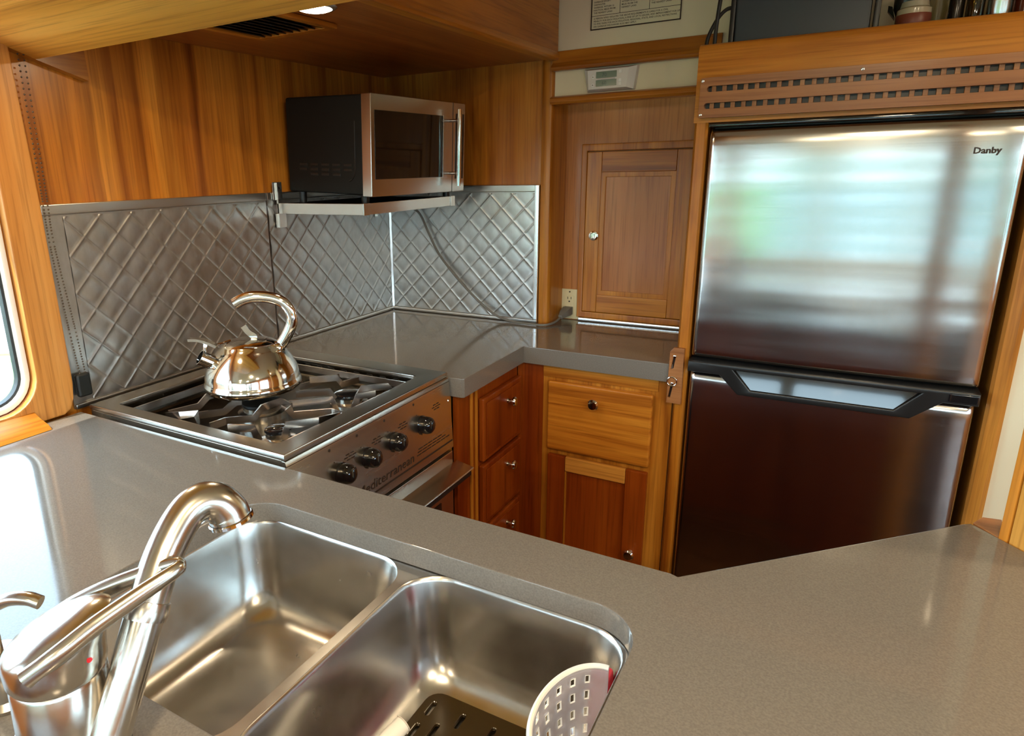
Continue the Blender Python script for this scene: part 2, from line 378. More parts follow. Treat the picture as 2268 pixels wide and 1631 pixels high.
# back wall (behind microwave) with rounded end post, recess return and recess back
struct('wall_back', B().box(-.02, .607, 0., .06, -.92, CEIL), wood('teak_back', 'z', figure=.7))
struct('trim_3', B().prism([(.607, .0), (.607, -.004), (.622, -.010), (.640, -.008), (.648, .004), (.650, .112), (.600, .112), (.600, .061), (.608, .061)], 'z', -.05, CEIL, .0015), WZ)
struct('wall_recess', B().box(.600, 1.128, .112, .14, -.92, .76), WPINK)
struct('wall_front', B().box(.60, RX1+.05, .70, .75, -.97, CEIL), WZ)
struct('wall_upper', B().box(.642, RX1, .002, .03, .727, CEIL), CREAMW)
struct('trim_4', B().prism([(.002, .800), (-.022, .800), (-.026, .808), (-.022, .816), (-.014, .822), (-.010, .856), (.002, .858)], 'x', .642, 1.128, .0015), WX)
struct('trim_5', B().prism([(.030, .703), (-.022, .703), (-.030, .710), (-.028, .722), (-.016, .727), (.030, .727)], 'x', .642, 1.128, .0015), WX)
# sloped teak soffit over the peninsula with its side board
struct('ceiling_soffit', B().prism([(-1.262, .752), (-1.262, CEIL), (-2.32, CEIL), (-2.32, 1.09)], 'x', .022, .98), WXS)
struct('trim_6', B().prism([(-1.150, .7205), (-1.153, .79), (-1.153, CEIL), (-2.32, CEIL), (-2.32, 1.09), (-1.262, .752)], 'x', .001, .021), WY)
# teak partition at the right: white strip wall and the pillar beside the worktop
struct('wall_white', B().box(1.829, 2.6, -.285, -.26, -.92, CEIL), CREAMW)
struct('trim_7', B().prism([(1.722, -.990), (1.731, -.9965), (1.751, -.984), (1.775, -.955), (1.750, -.950)], 'z', -.92, CEIL, .002), WZ)
struct('trim_8', B().prism([(1.7325, -.998), (1.784, -1.058), (1.800, -1.046), (1.752, -.985)], 'z', -.92, CEIL, .002), wood('teak_lit', 'z', dark=(.46, .19, .03), mid=(.58, .27, .05), light=(.66, .33, .07), figure=.4))  # pillar teak painted lighter, as lit by the warm lamps
# ------------------------------------------------------------------ outdoors
def foliage():
    mt = mat('lawn_green', (.1, .3, .05), .8); mp = coords(mt, (.9, .9, .9), False); n = N(mt, 'ShaderNodeTexNoise', i_Scale=1., i_Detail=6.); LK(mt, mp.outputs[0], n.inputs['Vector'])
    r = ramp(mt, [(.35, (.05, .15, .03)), (.65, (.20, .40, .09))]); LK(mt, n.outputs[0], r.inputs[0]); LK(mt, r.outputs[0], P(mt).inputs['Base Color']); return mt
foliage()
ob('water', B().prism([(-90, -90), (90, -90), (90, 90), (-90, 90)], 'z', -2.5, -2.4), mat('water', (.10, .16, .17), .12), kind='structure')
tl = B()
for i in range(90):
    a_ = 2*math.pi*i/90; r_ = 55+6*random.random()
    tl.lathe([(0, -1.), (.8, -.7), (1., 0), (.8, .6), (.4, .93), (0, 1.)], (r_*math.cos(a_), r_*math.sin(a_)-3, -1.), n=8)
    k_ = 3.2+1.6*random.random(); c_ = Vector((r_*math.cos(a_), r_*math.sin(a_)-3, -2.2))
    for v in list(tl.bm.verts)[-34:]: v.co = c_+(v.co-Vector((c_.x, c_.y, -1.)))*k_
ob('far_tree_line', tl, mat('tree_grey_green', (.10, .14, .09), .8), kind='stuff', label='distant line of trees along the shore', cat='trees')
hb = B()
for i in range(60):
    t_ = i/59; y = -34+t_*38; x = -4.5-1.2*math.sin(i*1.7)-.6*random.random(); r_ = 1.1+.5*random.random()
    hb.lathe([(0, -1.), (.75, -.7), (1., 0), (.8, .62), (.4, .93), (0, 1.)], (x, y, -1.9), n=10)
hedge = ob('hedge', hb, MATS['lawn_green'], label='green hedge seen outside the side window', cat='hedge')
rl = thing('deck_rail', 'white deck rail outside the side window', 'rail', (-.35, -2., -1.)); 
ob('rail', B().tube([(-.42, -3.2, .50), (-.42, -1.45, .115), (-.42, -.9, -.01)], .013, 10), WHITEF, rl)
ob('stanchion', B().tube([(-.42, -2.6, -1.), (-.42, -2.6, .367)], .011, 10), WHITEF, rl)
struct('side_deck', B().box(-.9, -.07, -6, 1, -1.06, -1.0), WHITEF)

# ================================================================== WORKTOPS
ob('worktop', B().plate([(.004, -.004), (.004, -.683), (.685, -.683), (.691, -.677), (.691, -.308), (1.126, -.308), (1.126, .110), (.652, .110), (.652, -.012), (.60, -.012), (.60, -.004)], [], 'z', -.052, 0., .0022),
   QUARTZ, label='grey quartz corner worktop running under the microwave to the refrigerator', cat='worktop')
SX0, SX1, SY0, SY1 = .698, 1.340, -1.787, -1.410
pen = [(.028, -1.300), (1.345, -1.300), (1.3545, -1.3035), (1.684, -.966), (1.695, -.9575), (1.704, -.966), (1.7735, -1.046), (2.05, -1.38), (2.05, -1.985), (.028, -1.985)]
ob('sink_worktop', B().plate(pen, [rrect(SX0, SX1, SY0, SY1, .062, 10)], 'z', -.034, 0., .003),
   QUARTZ, label='grey quartz peninsula worktop with the sink cut into it', cat='worktop')
ob('worktop_end_sill', B().prism([(1.698, -.9565), (1.712, -.930), (1.735, -.926), (1.731, -.985), (1.722, -.9885)], 'z', -.034, .001, .001), WVENT,
   label='small brown teak sill at the tip of the peninsula worktop', cat='sill')
# peninsula carcass
pc = thing('sink_cabinet', 'teak base cabinet carrying the peninsula worktop and sink', 'cabinet', (1.0, -1.6, -.92))
ob('back_panel', B().box(.03, 1.34, -1.335, -1.32, -.92, -.034), WSHADE, pc)
ob('front_panel', B().box(.03, 2.0, -1.965, -1.95, -.92, -.034), WZ, pc)
ob('corner_panel', B().prism([(1.345, -1.335), (1.70, -.985), (1.712, -.997), (1.357, -1.347)], 'z', -.92, -.034), WSHADE, pc)
ob('side_panel', B().box(2.0, 2.015, -1.965, -1.42, -.92, -.034), WZ, pc)

# ================================================================== BACKSPLASH
def quilt(L, H0, H1, d=.083):
    """embossed diamonds over u 0..L, v H0..H1; returns bmesh in (u, v, h) order"""
    bm = bmesh.new(); ts = [0, .035, .075, .2, .5, .8, .925, .965, 1.]; hp = [1., .45, .0, .12, .5, .12, .0, .45, 1.]
    nu, nv = int(L/d)+2, int((H1-H0)/d)+2; vd = {}
    for i in range(-nv-1, nu+nv+2):
        for j in range(-nu-nv-2, nu+nv+2):
            u0, v0 = (i-j)*d/2, H0+(i+j)*d/2
            if u0 < -d or u0 > L+d or v0 < H0-d*1.5 or v0 > H1+d: continue
            g = {}
            for a, ta in enumerate(ts):
                for b_, tb in enumerate(ts):
                    ra, rb = hp[a], hp[b_]
                    edge = max(1. if a in (0, 8) else (.45 if a in (1, 7) else 0), 1. if b_ in (0, 8) else (.45 if b_ in (1, 7) else 0))
                    pil = (4*ta*(1-ta)*4*tb*(1-tb))
                    h = .0019*edge+.0022*pil
                    u, v = u0+(ta-tb)*d/2, v0+(ta+tb)*d/2
                    key = (i*8+a, j*8+b_)
                    if key not in vd: vd[key] = bm.verts.new((u, v, h))
                    g[a, b_] = vd[key]
            for a in range(8):
                for b_ in range(8):
                    q = (g[a, b_], g[a+1, b_], g[a+1, b_+1], g[a, b_+1])
                    if len(set(q)) == 4:
                        try: bm.faces.new(q)
                        except ValueError: pass
    for co, no in (((0, 0, 0), (-1, 0, 0)), ((L, 0, 0), (1, 0, 0)), ((0, H0, 0), (0, -1, 0)), ((0, H1, 0), (0, 1, 0))):
        bmesh.ops.bisect_plane(bm, geom=bm.verts[:]+bm.edges[:]+bm.faces[:], plane_co=co, plane_no=no, clear_outer=True)
    bmesh.ops.recalc_face_normals(bm, faces=bm.faces); b_ = B(); b_.bm.free(); b_.bm = bm; return b_
MA = lambda y0: Matrix(((0, 0, 1, .0065), (1, 0, 0, y0), (0, 1, 0, 0), (0, 0, 0, 1)))         # u->+y, v->z, h->+x
MB_ = lambda x0: Matrix(((1, 0, 0, x0), (0, 0, -1, -.0065), (0, 1, 0, 0), (0, 0, 0, 1)))       # u->+x, v->z, h->-y
def splash(name, label, y0, y1, wallx, left_border=0.):
    t = thing(name, label, 'backsplash', ((.004, (y0+y1)/2, .001) if wallx else ((y0+y1)/2, -.004, .001)), 'embossed tin backsplash panels')
    L = y1-y0
    if wallx:
        ob('sheet', B().box(.001, .006, y0, y1, .001, .462), TIN, t)
        ob('embossing', quilt(L-.004-left_border, .014, .436), TIN, t, M=MA(y0+.002+left_border), smooth=50)
        ob('top_trim', B().box(.001, .011, y0, y1, .440, .463, .003), TINTRIM, t)
        ob('foot_trim', B().box(.006, .014, y0, y1, .001, .013, .003), TINTRIM, t)
    else:
        ob('sheet', B().box(y0, y1, -.006, -.001, .001, .462), TIN, t)
        ob('embossing', quilt(L-.018, .014, .436), TIN, t, M=MB_(y0+.002), smooth=50)
        ob('top_trim', B().box(y0, y1, -.011, -.001, .440, .463, .003), TINTRIM, t)
        ob('foot_trim', B().box(y0, y1, -.014, -.006, .001, .013, .003), TINTRIM, t)
        ob('end_trim', B().box(y1-.016, y1, -.013, -.001, .0015, .463, .003), BRIGHT, t)
    return t
splash('backsplash_panel', 'embossed grey tin panel behind the kettle, beside the window lining', -1.300, -.637, True, .045)
splash('backsplash_panel', 'embossed grey tin panel left of the corner strip, under the microwave shelf', -.634, -.012, True)
splash('backsplash_panel', 'embossed grey tin panel right of the corner strip, crossed by the microwave cord', .012, .606, False)
ob('corner_strip', B().prism([(.0, .0), (.013, .0), (.014, -.004), (.004, -.014), (.0, -.013)], 'z', .001, .463), BRIGHT, label='bright metal strip in the corner between the tin panels', cat='trim strip')

# ================================================================== OVERHEAD CABINET
oc = thing('overhead_cabinet', 'teak overhead cabinet above the stove and microwave', 'cabinet', (.32, -.6, .833))
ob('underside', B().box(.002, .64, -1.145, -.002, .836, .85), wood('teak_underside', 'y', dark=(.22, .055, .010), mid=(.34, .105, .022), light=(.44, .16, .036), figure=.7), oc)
ob('face', B().box(.640, .657, -1.255, -.006, .842, CEIL-.002, .001), wood('teak_face', 'y', figure=.8), oc)
ob('bottom_rail', B().prism([(.628, .830), (.658, .830), (.664, .836), (.662, .848), (.656, .856), (.640, .856), (.628, .838)], 'y', -1.255, -.008, .0015), WY, oc)
ob('end_panel', B().box(.002, .64, -1.255, -1.15, .836, CEIL-.002), WX, oc)
vg = thing('vent_grille', 'dark louvred vent grille in a teak frame under the overhead cabinet', 'vent', (.335, -.93, .820))
ob('frame', B().plate([(.218, -1.09), (.452, -1.09), (.452, -.815), (.218, -.815)], [[(.236, -1.072), (.434, -1.072), (.434, -.838), (.236, -.838)]], 'z', .824, .8355, .003), WY, vg)
ob('backing', B().box(.236, .434, -1.072, -.838, .8352, .8359), BLACKM, vg)
sl = None
for i in range(9):
    x = .246+i*.022
    if sl is None: sl = ob('slat', B().box(-.008, .008, -.117, .117, -.001, .001), BLACK, vg, at=(x, -.955, .830)); sl.rotation_euler = (0, R(28), 0)
    else: inst(sl, vg, (x, -.955, .830), (0, R(28), 0))
def puck(loc, label, e, r=.038, tilt=0., group='puck lights'):
    t = thing('puck_light', label, 'light', (loc[0], loc[1], loc[2]-.012), group)
    h = ob('housing', B().lathe([(0, 0), (r+.006, 0), (r+.006, -.006), (r, -.010), (r-.004, -.010)], (0, 0, 0), n=28), BRIGHT, t, at=loc)
    l = ob('lens', B().lathe([(r-.003, -.009), (r*.7, -.0125), (0, -.014)], (0, 0, 0), n=28), mat('lamp_lens', (1, 1, 1), .4, emit=(1, .86, .62), es=14.), t, at=loc)
    if tilt: h.rotation_euler = l.rotation_euler = (tilt, 0, 0)
    a = lamp('puck_glow', 'AREA', (loc[0], loc[1], loc[2]-.017), e, WARM, shape='DISK', size=r*1.7); a.rotation_euler = (tilt, 0, 0)
puck((.535, -.985, .8355), 'lit white puck light under the overhead cabinet beside the vent', 1.6)
puck((.30, -1.50, .8285), 'white puck light in the sloped teak soffit by the window', 1.2, .045, R(-17.7))

# ================================================================== BASE CABINETS
knob_src = None
def knob(parent, loc, face, r=.015):
    """round chrome knob; face = outward direction"""
    q = Vector((0, 0, 1)).rotation_difference(Vector(face))
    b_ = B().lathe([(0, 0), (.008, 0), (.006, .004), (.0055, .010), (.010, .014), (r, .019), (r, .023), (r*.75, .0275), (0, .029)], (0, 0, 0), face, n=20)
    return ob('knob', b_, CHROME, parent, at=loc, label='round chrome knob')
dc = thing('drawer_cabinet', 'teak base cabinet with three small drawers beside the stove', 'cabinet', (.36, -.47, -.92))
ob('side_panel', B().box(.10, .650, -.668, -.652, -.92, -.0525), WZ, dc)
ob('face_frame', B().plate([(-.668, -.92), (-.290, -.92), (-.290, -.0525), (-.668, -.0525)], [[(-.545, -.283), (-.300, -.283), (-.300, -.102), (-.545, -.102)], [(-.545, -.485), (-.300, -.485), (-.300, -.305), (-.545, -.305)], [(-.545, -.69), (-.300, -.69), (-.300, -.507), (-.545, -.507)]], 'x', .645, .662), WSHADE, dc)
ob('stile_bead', B().box(.662, .668, -.572, -.560, -.92, -.056, .002), WZ, dc)
ob('stile_bead', B().box(.662, .668, -.600, -.588, -.92, -.056, .002), WZ, dc)
for z1, z0, zk in ((-.097, -.287, -.146), (-.300, -.490, -.349), (-.502, -.695, -.548)):
    d_ = ob('drawer_front', B().box(.6625, .680, -.550, -.295, z0, z1, .005, 3), WSHADE, dc)
    ob('raised_field', B().box(.680, .6835, -.535, -.310, z0+.015, z1-.015, .003), WSHADE, d_)
    knob(d_, (.6835, -.400, zk), (1, 0, 0))
ob('toe_panel', B().box(.10, .640, -.652, -.30, -.92, -.90), WSHADE, dc)
cc = thing('door_cabinet', 'teak base cabinet with one wide drawer over a panelled door beside the refrigerator', 'cabinet', (.93, -.1, -.92))
ob('corner_post', B().prism([(.664, -.289), (.692, -.287), (.747, -.284), (.747, -.26), (.664, -.26)], 'z', -.92, -.0525), WSHADE, cc)
ob('face_frame', B().plate([(.7475, -.92), (1.126, -.92), (1.126, -.0525), (.7475, -.0525)], [[(.79, -.29), (1.06, -.29), (1.06, -.115), (.79, -.115)], [(.79, -.84), (1.06, -.84), (1.06, -.345), (.79, -.345)]], 'y', -.284, -.266), WZ, cc)
ob('top_rail', B().box(.7475, 1.088, -.2875, -.2843, -.090, -.054, .001), WX, cc)
d_ = ob('drawer_front', B().box(.768, 1.078, -.303, -.2845, -.318, -.099, .006, 3), WFIG, cc)
knob(d_, (.916, -.3035, -.146), (0, -1, 0), .0165)
d_ = ob('door', B().box(.772, .829, -.302, -.2845, -.86, -.335, .004, 2), WSHADE, cc)
ob('rail', B().box(.829, 1.0145, -.302, -.2845, -.383, -.335, .004, 2), wood('teak_rail_lit', 'x', dark=(.38, .13, .02), mid=(.52, .21, .035), light=(.60, .28, .05)), d_)  # top rail in a lit copy of the door's teak
ob('rail', B().box(.829, 1.0145, -.302, -.2845, -.86, -.81, .004, 2), WX, d_)
ob('stile', B().box(1.0145, 1.076, -.302, -.2845, -.86, -.335, .004, 2), WSHADE, d_)
ob('bead', B().box(.829, .834, -.300, -.290, -.81, -.383, .002), WZ, d_)
ob('panel', B().box(.829, 1.0145, -.291, -.286, -.81, -.383), WSHADE, d_)
knob(d_, (1.043, -.302, -.598), (0, -1, 0), .0165)

# pantry door in the recess
pd = thing('pantry_door', 'panelled teak locker door with a chrome latch in the recess beside the refrigerator', 'door', (.88, .108, .013))
ob('casing', B().plate([(.707, .013), (1.125, .013), (1.125, .586), (.707, .586)], [[(.7265, .0345), (1.10, .0345), (1.10, .563), (.7265, .563)]], 'y', .097, .1118, .004, 3), WZ, pd)
ob('stile', B().box(.7285, .777, .092, .111, .0365, .561, .003), WZ, pd)
ob('stile', B().box(1.011, 1.098, .092, .111, .0365, .561, .003), WZ, pd)
ob('rail', B().box(.777, 1.011, .092, .111, .497, .561, .003), WX, pd)
ob('rail', B().box(.777, 1.011, .092, .111, .0365, .097, .003), WX, pd)
ob('panel', B().box(.777, 1.011, .100, .106, .097, .497), WPINK, pd)
ob('moulding', B().plate([(.775, .095), (1.013, .095), (1.013, .499), (.775, .499)], [[(.792, .112), (.996, .112), (.996, .482), (.792, .482)]], 'y', .0955, .1005, .002, 3), WZ, pd)
la = ob('latch', B().lathe([(0, 0), (.0155, 0), (.0165, .002), (.0155, .005), (.011, .006), (.010, .004), (0, .004)], (.7605, .092, .294), (0, -1, 0), 24), CHROME, pd, label='round chrome latch')
ob('thumb_turn', B().box(.757, .764, .0835, .0885, .285, .303, .002), CHROME, la)
ob('seal_strip', B().box(.714, 1.126, .094, .110, .001, .0125, .003), BRIGHT, label='bright metal strip along the foot of the locker door', cat='strip')

# outlet with plug and microwave cord
ot = thing('wall_outlet', 'cream duplex wall outlet low in the recess', 'outlet', (.678, .108, .002))
pl = ob('cover_plate', B().box(.643, .713, .107, .1118, .002, .107, .003), CREAM, ot)
ob('socket_face', B().box(.661, .695, .1050, .1072, .016, .084, .002), CREAM, pl)
for dx in (-.006, .006): ob('slot', B().box(.678+dx-.0012, .678+dx+.0012, .1044, .1055, .072, .080), INK, pl)
ob('ground_hole', B().lathe([(0, 0), (.0028, 0), (.0028, .0008), (0, .0008)], (.678, .1049, .064), (0, -1, 0), 12), BLACK, pl)
ob('screw', B().lathe([(0, 0), (.003, 0), (.003, .0008), (0, .0012)], (.678, .107, .0975), (0, -1, 0), 12), INK, pl)
cpath = crom([(.10, -.07, .40), (.146, -.028, .372), (.185, -.024, .300), (.225, -.024, .228), (.285, -.026, .160), (.345, -.028, .104), (.410, -.030, .052), (.47, -.034, .018), (.535, -.040, .0062), (.60, -.046, .0056), (.648, -.038, .0056), (.665, .005, .008), (.668, .050, .016)], 8)
mc = thing('power_cord', 'dark grey power cord hanging from the microwave down to the outlet', 'cord', (.45, -.035, .0015))
ob('cable', B().tube(cpath, .0042, 8), GREYC, mc)
ob('plug', B().loft([[(.668+a*.006, .048, .018+b_*.006) for a, b_ in ((-1, -1), (1, -1), (1, 1), (-1, 1))], [(.672+a*.012, .066, .026+b_*.010) for a, b_ in ((-1, -1), (1, -1), (1, 1), (-1, 1))], [(.678+a*.015, .084, .033+b_*.014) for a, b_ in ((-1, -1), (1, -1), (1, 1), (-1, 1))], [(.678+a*.014, .1040, .033+b_*.013) for a, b_ in ((-1, -1), (1, -1), (1, 1), (-1, 1))]], True, True), GREYC, mc)

# ================================================================== MICROWAVE ON ITS SHELF
sh = thing('microwave_shelf', 'steel bracket shelf under the microwave', 'shelf', (.17, -.36, .395))
def arm(y, s):
    ob('bracket', B().box(.016, .336, y, y+.004, .400, .431, .001).box(.0125, .016, y-.012 if s < 0 else y-.022, y+.026 if s < 0 else y+.016, .440, .492, .001).box(.0125, .016, y-.006, y+.036 if s < 0 else y+.010, .358, .400, .001).box(.016, .022, y, y+.004, .36, .49), STEEL, sh)
arm(-.602, -1); arm(-.105, 1)
ob('front_bar', B().box(.332, .337, -.600, -.1, .400, .431, .001), STEEL, sh)
ob('end_cap', B().box(.3372, .340, -.603, -.575, .399, .432, .001), STEEL, sh)
ob('end_cap', B().box(.3372, .340, -.125, -.098, .399, .432, .001), STEEL, sh)
ob('tray', B().box(.017, .331, -.597, -.106, .4245, .4295), BLACKM, sh)
for y in (-.590, -.095): ob('screw', B().lathe([(0, 0), (.004, 0), (.004, .001), (0, .002)], (.016, y, .475), (1, 0, 0), 12), BLACK, sh)
wd_ = Vector((.026, .474, 0)).normalized(); dp = Vector((-wd_.y, wd_.x, 0)); til = R(2.2)
MM = Matrix((wd_, -dp, Vector((0, 0, 1)))).transposed().to_4x4()          # local: x width, y toward the front(-depth), z
MM = Matrix.Translation((.352, -.579, .4475)) @ MM @ Matrix.Rotation(-til, 4, 'X')
W_, H_, D_ = .474, .270, .325
mw = thing('microwave', 'black microwave oven with steel front on the bracket shelf', 'microwave', (.19, -.34, .432))
case = ob('case', B().box(.004, W_-.004, -D_, -.034, .004, H_-.002, .006), BLACKM, mw, M=MM)
ob('side_rib', B().tube([(.0035, -.062, .20), (.0035, -.062, .072), (.0035, -.066, .055), (.0035, -.074, .045), (.0035, -.085, .040)], .0016, 6), BLACK, case, M=MM)
sv = 0
for rr_, (n0, n1) in enumerate(((0, 5), (0, 5), (1, 4))):
    for c_ in range(n0, n1):
        ob('vent_slot', B().box(.0022, .0046, -.275+c_*.043, -.245+c_*.043, .080-rr_*.0135, .0875-rr_*.0135, .0015), BLACK, case, M=MM)
dr = ob('front', B().box(0, W_, -.034, 0, 0, H_, .003), STEEL, mw, M=MM)
ob('door_glass', B().box(.015, .345, -.004, .0012, .047, .228, .001), mat('microwave_glass', (.010, .008, .007), .05, coat=.3, coat_r=.03), dr, M=MM)
ob('control_panel', B().box(.418, .466, -.004, .0012, .040, .238, .001), GLOSSB, dr, M=MM)
ob('door_gap', B().box(.4005, .4025, -.004, .0006, 0.001, H_-.001), BLACK, dr, M=MM)
for i in range(6): ob('button', B().box(.428, .456, .001, .0022, .064+i*.020, .075+i*.020, .001), BLACK, dr, M=MM)
hd = ob('handle', B().tube([(.385, .036, .020), (.385, .036, H_-.022)], .0072, 14), CHROME, dr, M=MM)
for z in (.058, H_-.055): ob('standoff', B().tube([(.385, .0, z), (.385, .034, z)], .005, 10), CHROME, hd, M=MM)
ob('handle_backing', B().box(.345, .372, -.004, .0016, .046, .229, .001), STEEL, dr, M=MM)
for x, y, h in ((.03, -.05, .0172), (W_-.03, -.05, .0172), (.03, -D_+.03, .0285), (W_-.03, -D_+.03, .0285)):
    p_ = MM @ Vector((x, y, .004)); ob('foot', B().lathe([(0, 0), (.011, 0), (.012, p_.z-.430-.001), (0, p_.z-.430)], (0, 0, 0), n=14), BLACK, mw, at=(p_.x, p_.y, .430))

# ================================================================== REFRIGERATOR SURROUND
fs_ = thing('refrigerator_surround', 'teak surround and shelf built around the refrigerator', 'cabinet', (1.48, -.1, -.92))
ob('post', B().prism([(1.131, .10), (1.131, -.292), (1.137, -.300), (1.157, -.300), (1.163, -.294), (1.163, .10)], 'z', -.92, .6118), WZ, fs_)
ob('post', B().prism([(1.793, .30), (1.793, -.294), (1.799, -.300), (1.818, -.302), (1.828, -.294), (1.828, .30)], 'z', -.92, .6118), wood('teak_post_lit', 'z', dark=(.36, .13, .02), mid=(.52, .22, .035), light=(.62, .29, .055), figure=.5), fs_)  # right post: lamplight put into a lighter copy of the teak
ob('header', B().prism([(-.300, .612), (-.300, .772), (-.297, .781), (-.290, .788), (-.280, .790), (-.272, .786), (-.270, .612)], 'x', 1.129, 1.829), wood('teak_header', 'x', dark=(.33, .100, .010), mid=(.46, .165, .018), light=(.56, .230, .030), figure=.8), fs_)
ob('shelf_end', B().box(1.131, 1.15, -.2695, .0, .612, .7548), WY, fs_)
ob('shelf_board', B().box(1.131, 1.829, -.2695, .0, .755, .775), WX, fs_)
vb = ob('vent_board', B().plate(rrect(1.142, 1.790, .622, .7115, .004, 3), [rrect(1.158, 1.776, .6795, .6925, .0062, 6), rrect(1.154, 1.776, .6420, .6550, .0062, 6)], 'y', -.322, -.3035, .0025, 2), WVENT, fs_)
ob('backing', B().box(1.150, 1.784, -.3030, -.3005, .628, .705), BLACK, vb)  # black sheet painting the darkness of the recess behind the slots
sl = None
for zz, x0 in ((.686, 1.1715), (.6485, 1.1695)):
    for i in range(26):
        at_ = (x0+i*.0232, -.308, zz)
        if sl is None: sl = ob('slat', B().box(-.0048, .0048, -.004, .004, -.0072, .0072, .001), WVENT, vb, at=at_)
        else: inst(sl, vb, at_)
sw = None
for x, z in ((1.1475, .7045), (1.1475, .629), (1.470, .703), (1.784, .703), (1.784, .629)):
    if sw is None: sw = ob('screw', B().lathe([(0, 0), (.0036, 0), (.0034, .001), (.0015, .0018), (0, .0014)], (0, 0, 0), (0, -1, 0), 14), BRIGHT, vb, at=(x, -.322, z))
    else: inst(sw, vb, (x, -.322, z))
# ================================================================== REFRIGERATOR
fr = thing('refrigerator', 'stainless two-door refrigerator with black trim in the teak surround', 'refrigerator', (1.47, 0., -.92))
ob('body', B().box(1.170, 1.774, -.259, .34, -.90, .606, .004), BLACK, fr)
ob('top_trim', B().box(1.166, 1.776, -.305, -.262, .600, .6105, .003), GLOSSB, fr)
ob('plinth', B().box(1.18, 1.76, -.25, .30, -.92, -.90), BLACK, fr)
def fsec(x0, x1, yb=-.262, ye=-.309, bul=.006, r=.014, n=18):
    xc, hw = (x0+x1)/2, (x1-x0)/2; fy = lambda x: ye-bul*(1-((x-xc)/hw)**2)
    p_ = [(x0, yb), (x0, ye+r*.8), (x0+r*.08, ye+r*.35), (x0+r*.35, ye+.0005)]
    p_ += [(x0+r+(x1-x0-2*r)*i/n, fy(x0+r+(x1-x0-2*r)*i/n)) for i in range(n+1)]
    p_ += [(x1-r*.35, ye+.0005), (x1-r*.08, ye+r*.35), (x1, ye+r*.8), (x1, yb)]
    return p_
def fdoor(name, z0, z1):
    sec = fsec(1.1705, 1.7735); prof = [(0, z0, .012), (0, z0, .004), (.0, z0+.004, 0.)]
    rings = []
    for dz, dy in ((0, .014), (.0025, .006), (.008, .0015), (.018, 0), (.04, 0)):
        rings.append((z0+dz*.6, dy))
    nm = 10
    for i in range(1, nm): rings.append((z0+.024+(z1-z0-.064)*i/nm, 0))
    for dz, dy in ((.04, 0), (.024, .0006), (.012, .003), (.004, .008), (0, .017)): rings.append((z1-dz, dy))
    b_ = B().loft([[(x, y if y > -.27 else y+dy, z) for x, y in sec] for z, dy in rings], True, True)
    return ob(name, b_, FRIDGE, fr, smooth=60)
ud = fdoor('upper_door', .028, .597); ld = fdoor('lower_door', -.865, -.009)
text('Danby', .0175, (1.6845, -.3135, .5245), (1, -.01, 0), (0, 0, 1), PRINT, 'logo', ud, bold=.0004)

hn = ob('handle_bar', B().plate([(1.169, .024), (1.775, .024), (1.775, -.005), (1.712, -.005), (1.656, -.052), (1.294, -.052), (1.247, -.005), (1.169, -.005)], [[(1.281, .0105), (1.669, .0105), (1.624, -.036), (1.323, -.036)]], 'y', -.338, -.270, .004, 2), BLACK, fr, label='angular black pocket handle between the doors')
ob('pocket', B().loft([[(1.279, -.3205, .0135), (1.671, -.3205, .0135), (1.671, -.317, .0135), (1.279, -.317, .0135)], [(1.322, -.331, -.038), (1.626, -.331, -.038), (1.626, -.317, -.038), (1.322, -.317, -.038)]], True, True), GLOSSB, hn)
ob('hinge_cover', B().box(1.720, 1.772, -.3425, -.338, .001, .020, .002), GLOSSB, hn)

# catch board on the post
cb = thing('catch_board', 'small slotted teak catch board with two screws on the post beside the refrigerator', 'catch', (1.138, -.306, -.108))
bd = ob('board', B().plate([(1.116, -.108), (1.1545, -.108), (1.1535, .047), (1.126, .047), (1.117, .036)], [[(1.1222, -.012), (1.1285, -.010), (1.1335, .027), (1.1275, .027)], [(1.1195, -.092), (1.1255, -.092), (1.1315, -.052), (1.1255, -.050)]], 'y', -.314, -.3005, .0018), WVENT, cb)
ob('backing', B().box(1.1185, 1.134, -.3025, -.3006, -.095, .030), PRINT, cb)
for x, z in ((1.1305, .024), (1.129, -.052)): ob('screw', B().lathe([(0, 0), (.0042, 0), (.004, .0015), (0, .003)], (x, -.314, z), (0, -1, 0), 14), CHROME, bd)
ob('latch_ring', B().tube([(1.1285+.0125*math.cos(a), -.3175, -.045+.0125*math.sin(a)) for a in [2*math.pi*i/24 for i in range(25)]], .0017, 8, False), CHROME, bd, label='chrome ring')

# ================================================================== THERMOSTAT, PLACARD
ts = thing('thermostat', 'white twin-display thermostat on the cream band above the locker door', 'thermostat', (.824, -.01, .731))
tb = B().loft([[(.7415, .001, .7975), (.907, .001, .7975), (.897, .001, .731), (.7535, .001, .731)], [(.744, -.010, .796), (.903, -.010, .796), (.894, -.010, .7325), (.756, -.010, .7325)], [(.758, -.022, .791), (.882, -.022, .791), (.876, -.022, .738), (.763, -.022, .738)]], True, True)
bo = ob('case', tb, WHITEP, ts, smooth=25)
for zc in (.7765, .7535):
    lc = ob('display', B().box(.785, .847, -.0232, -.0215, zc-.0088, zc+.0088, .0006), LCD, bo)
    text('70' if zc > .76 else '60', .0145, (.803, -.0233, zc-.0052), (1, 0, 0), (0, 0, 1), mat('lcd_ink', (.05, .09, .08), .4), 'digits', lc, .0001)
ob('divider', B().tube([(.79, -.0225, .765), (.815, -.0235, .765), (.842, -.0225, .765)], .002, 8), WHITEP, bo)
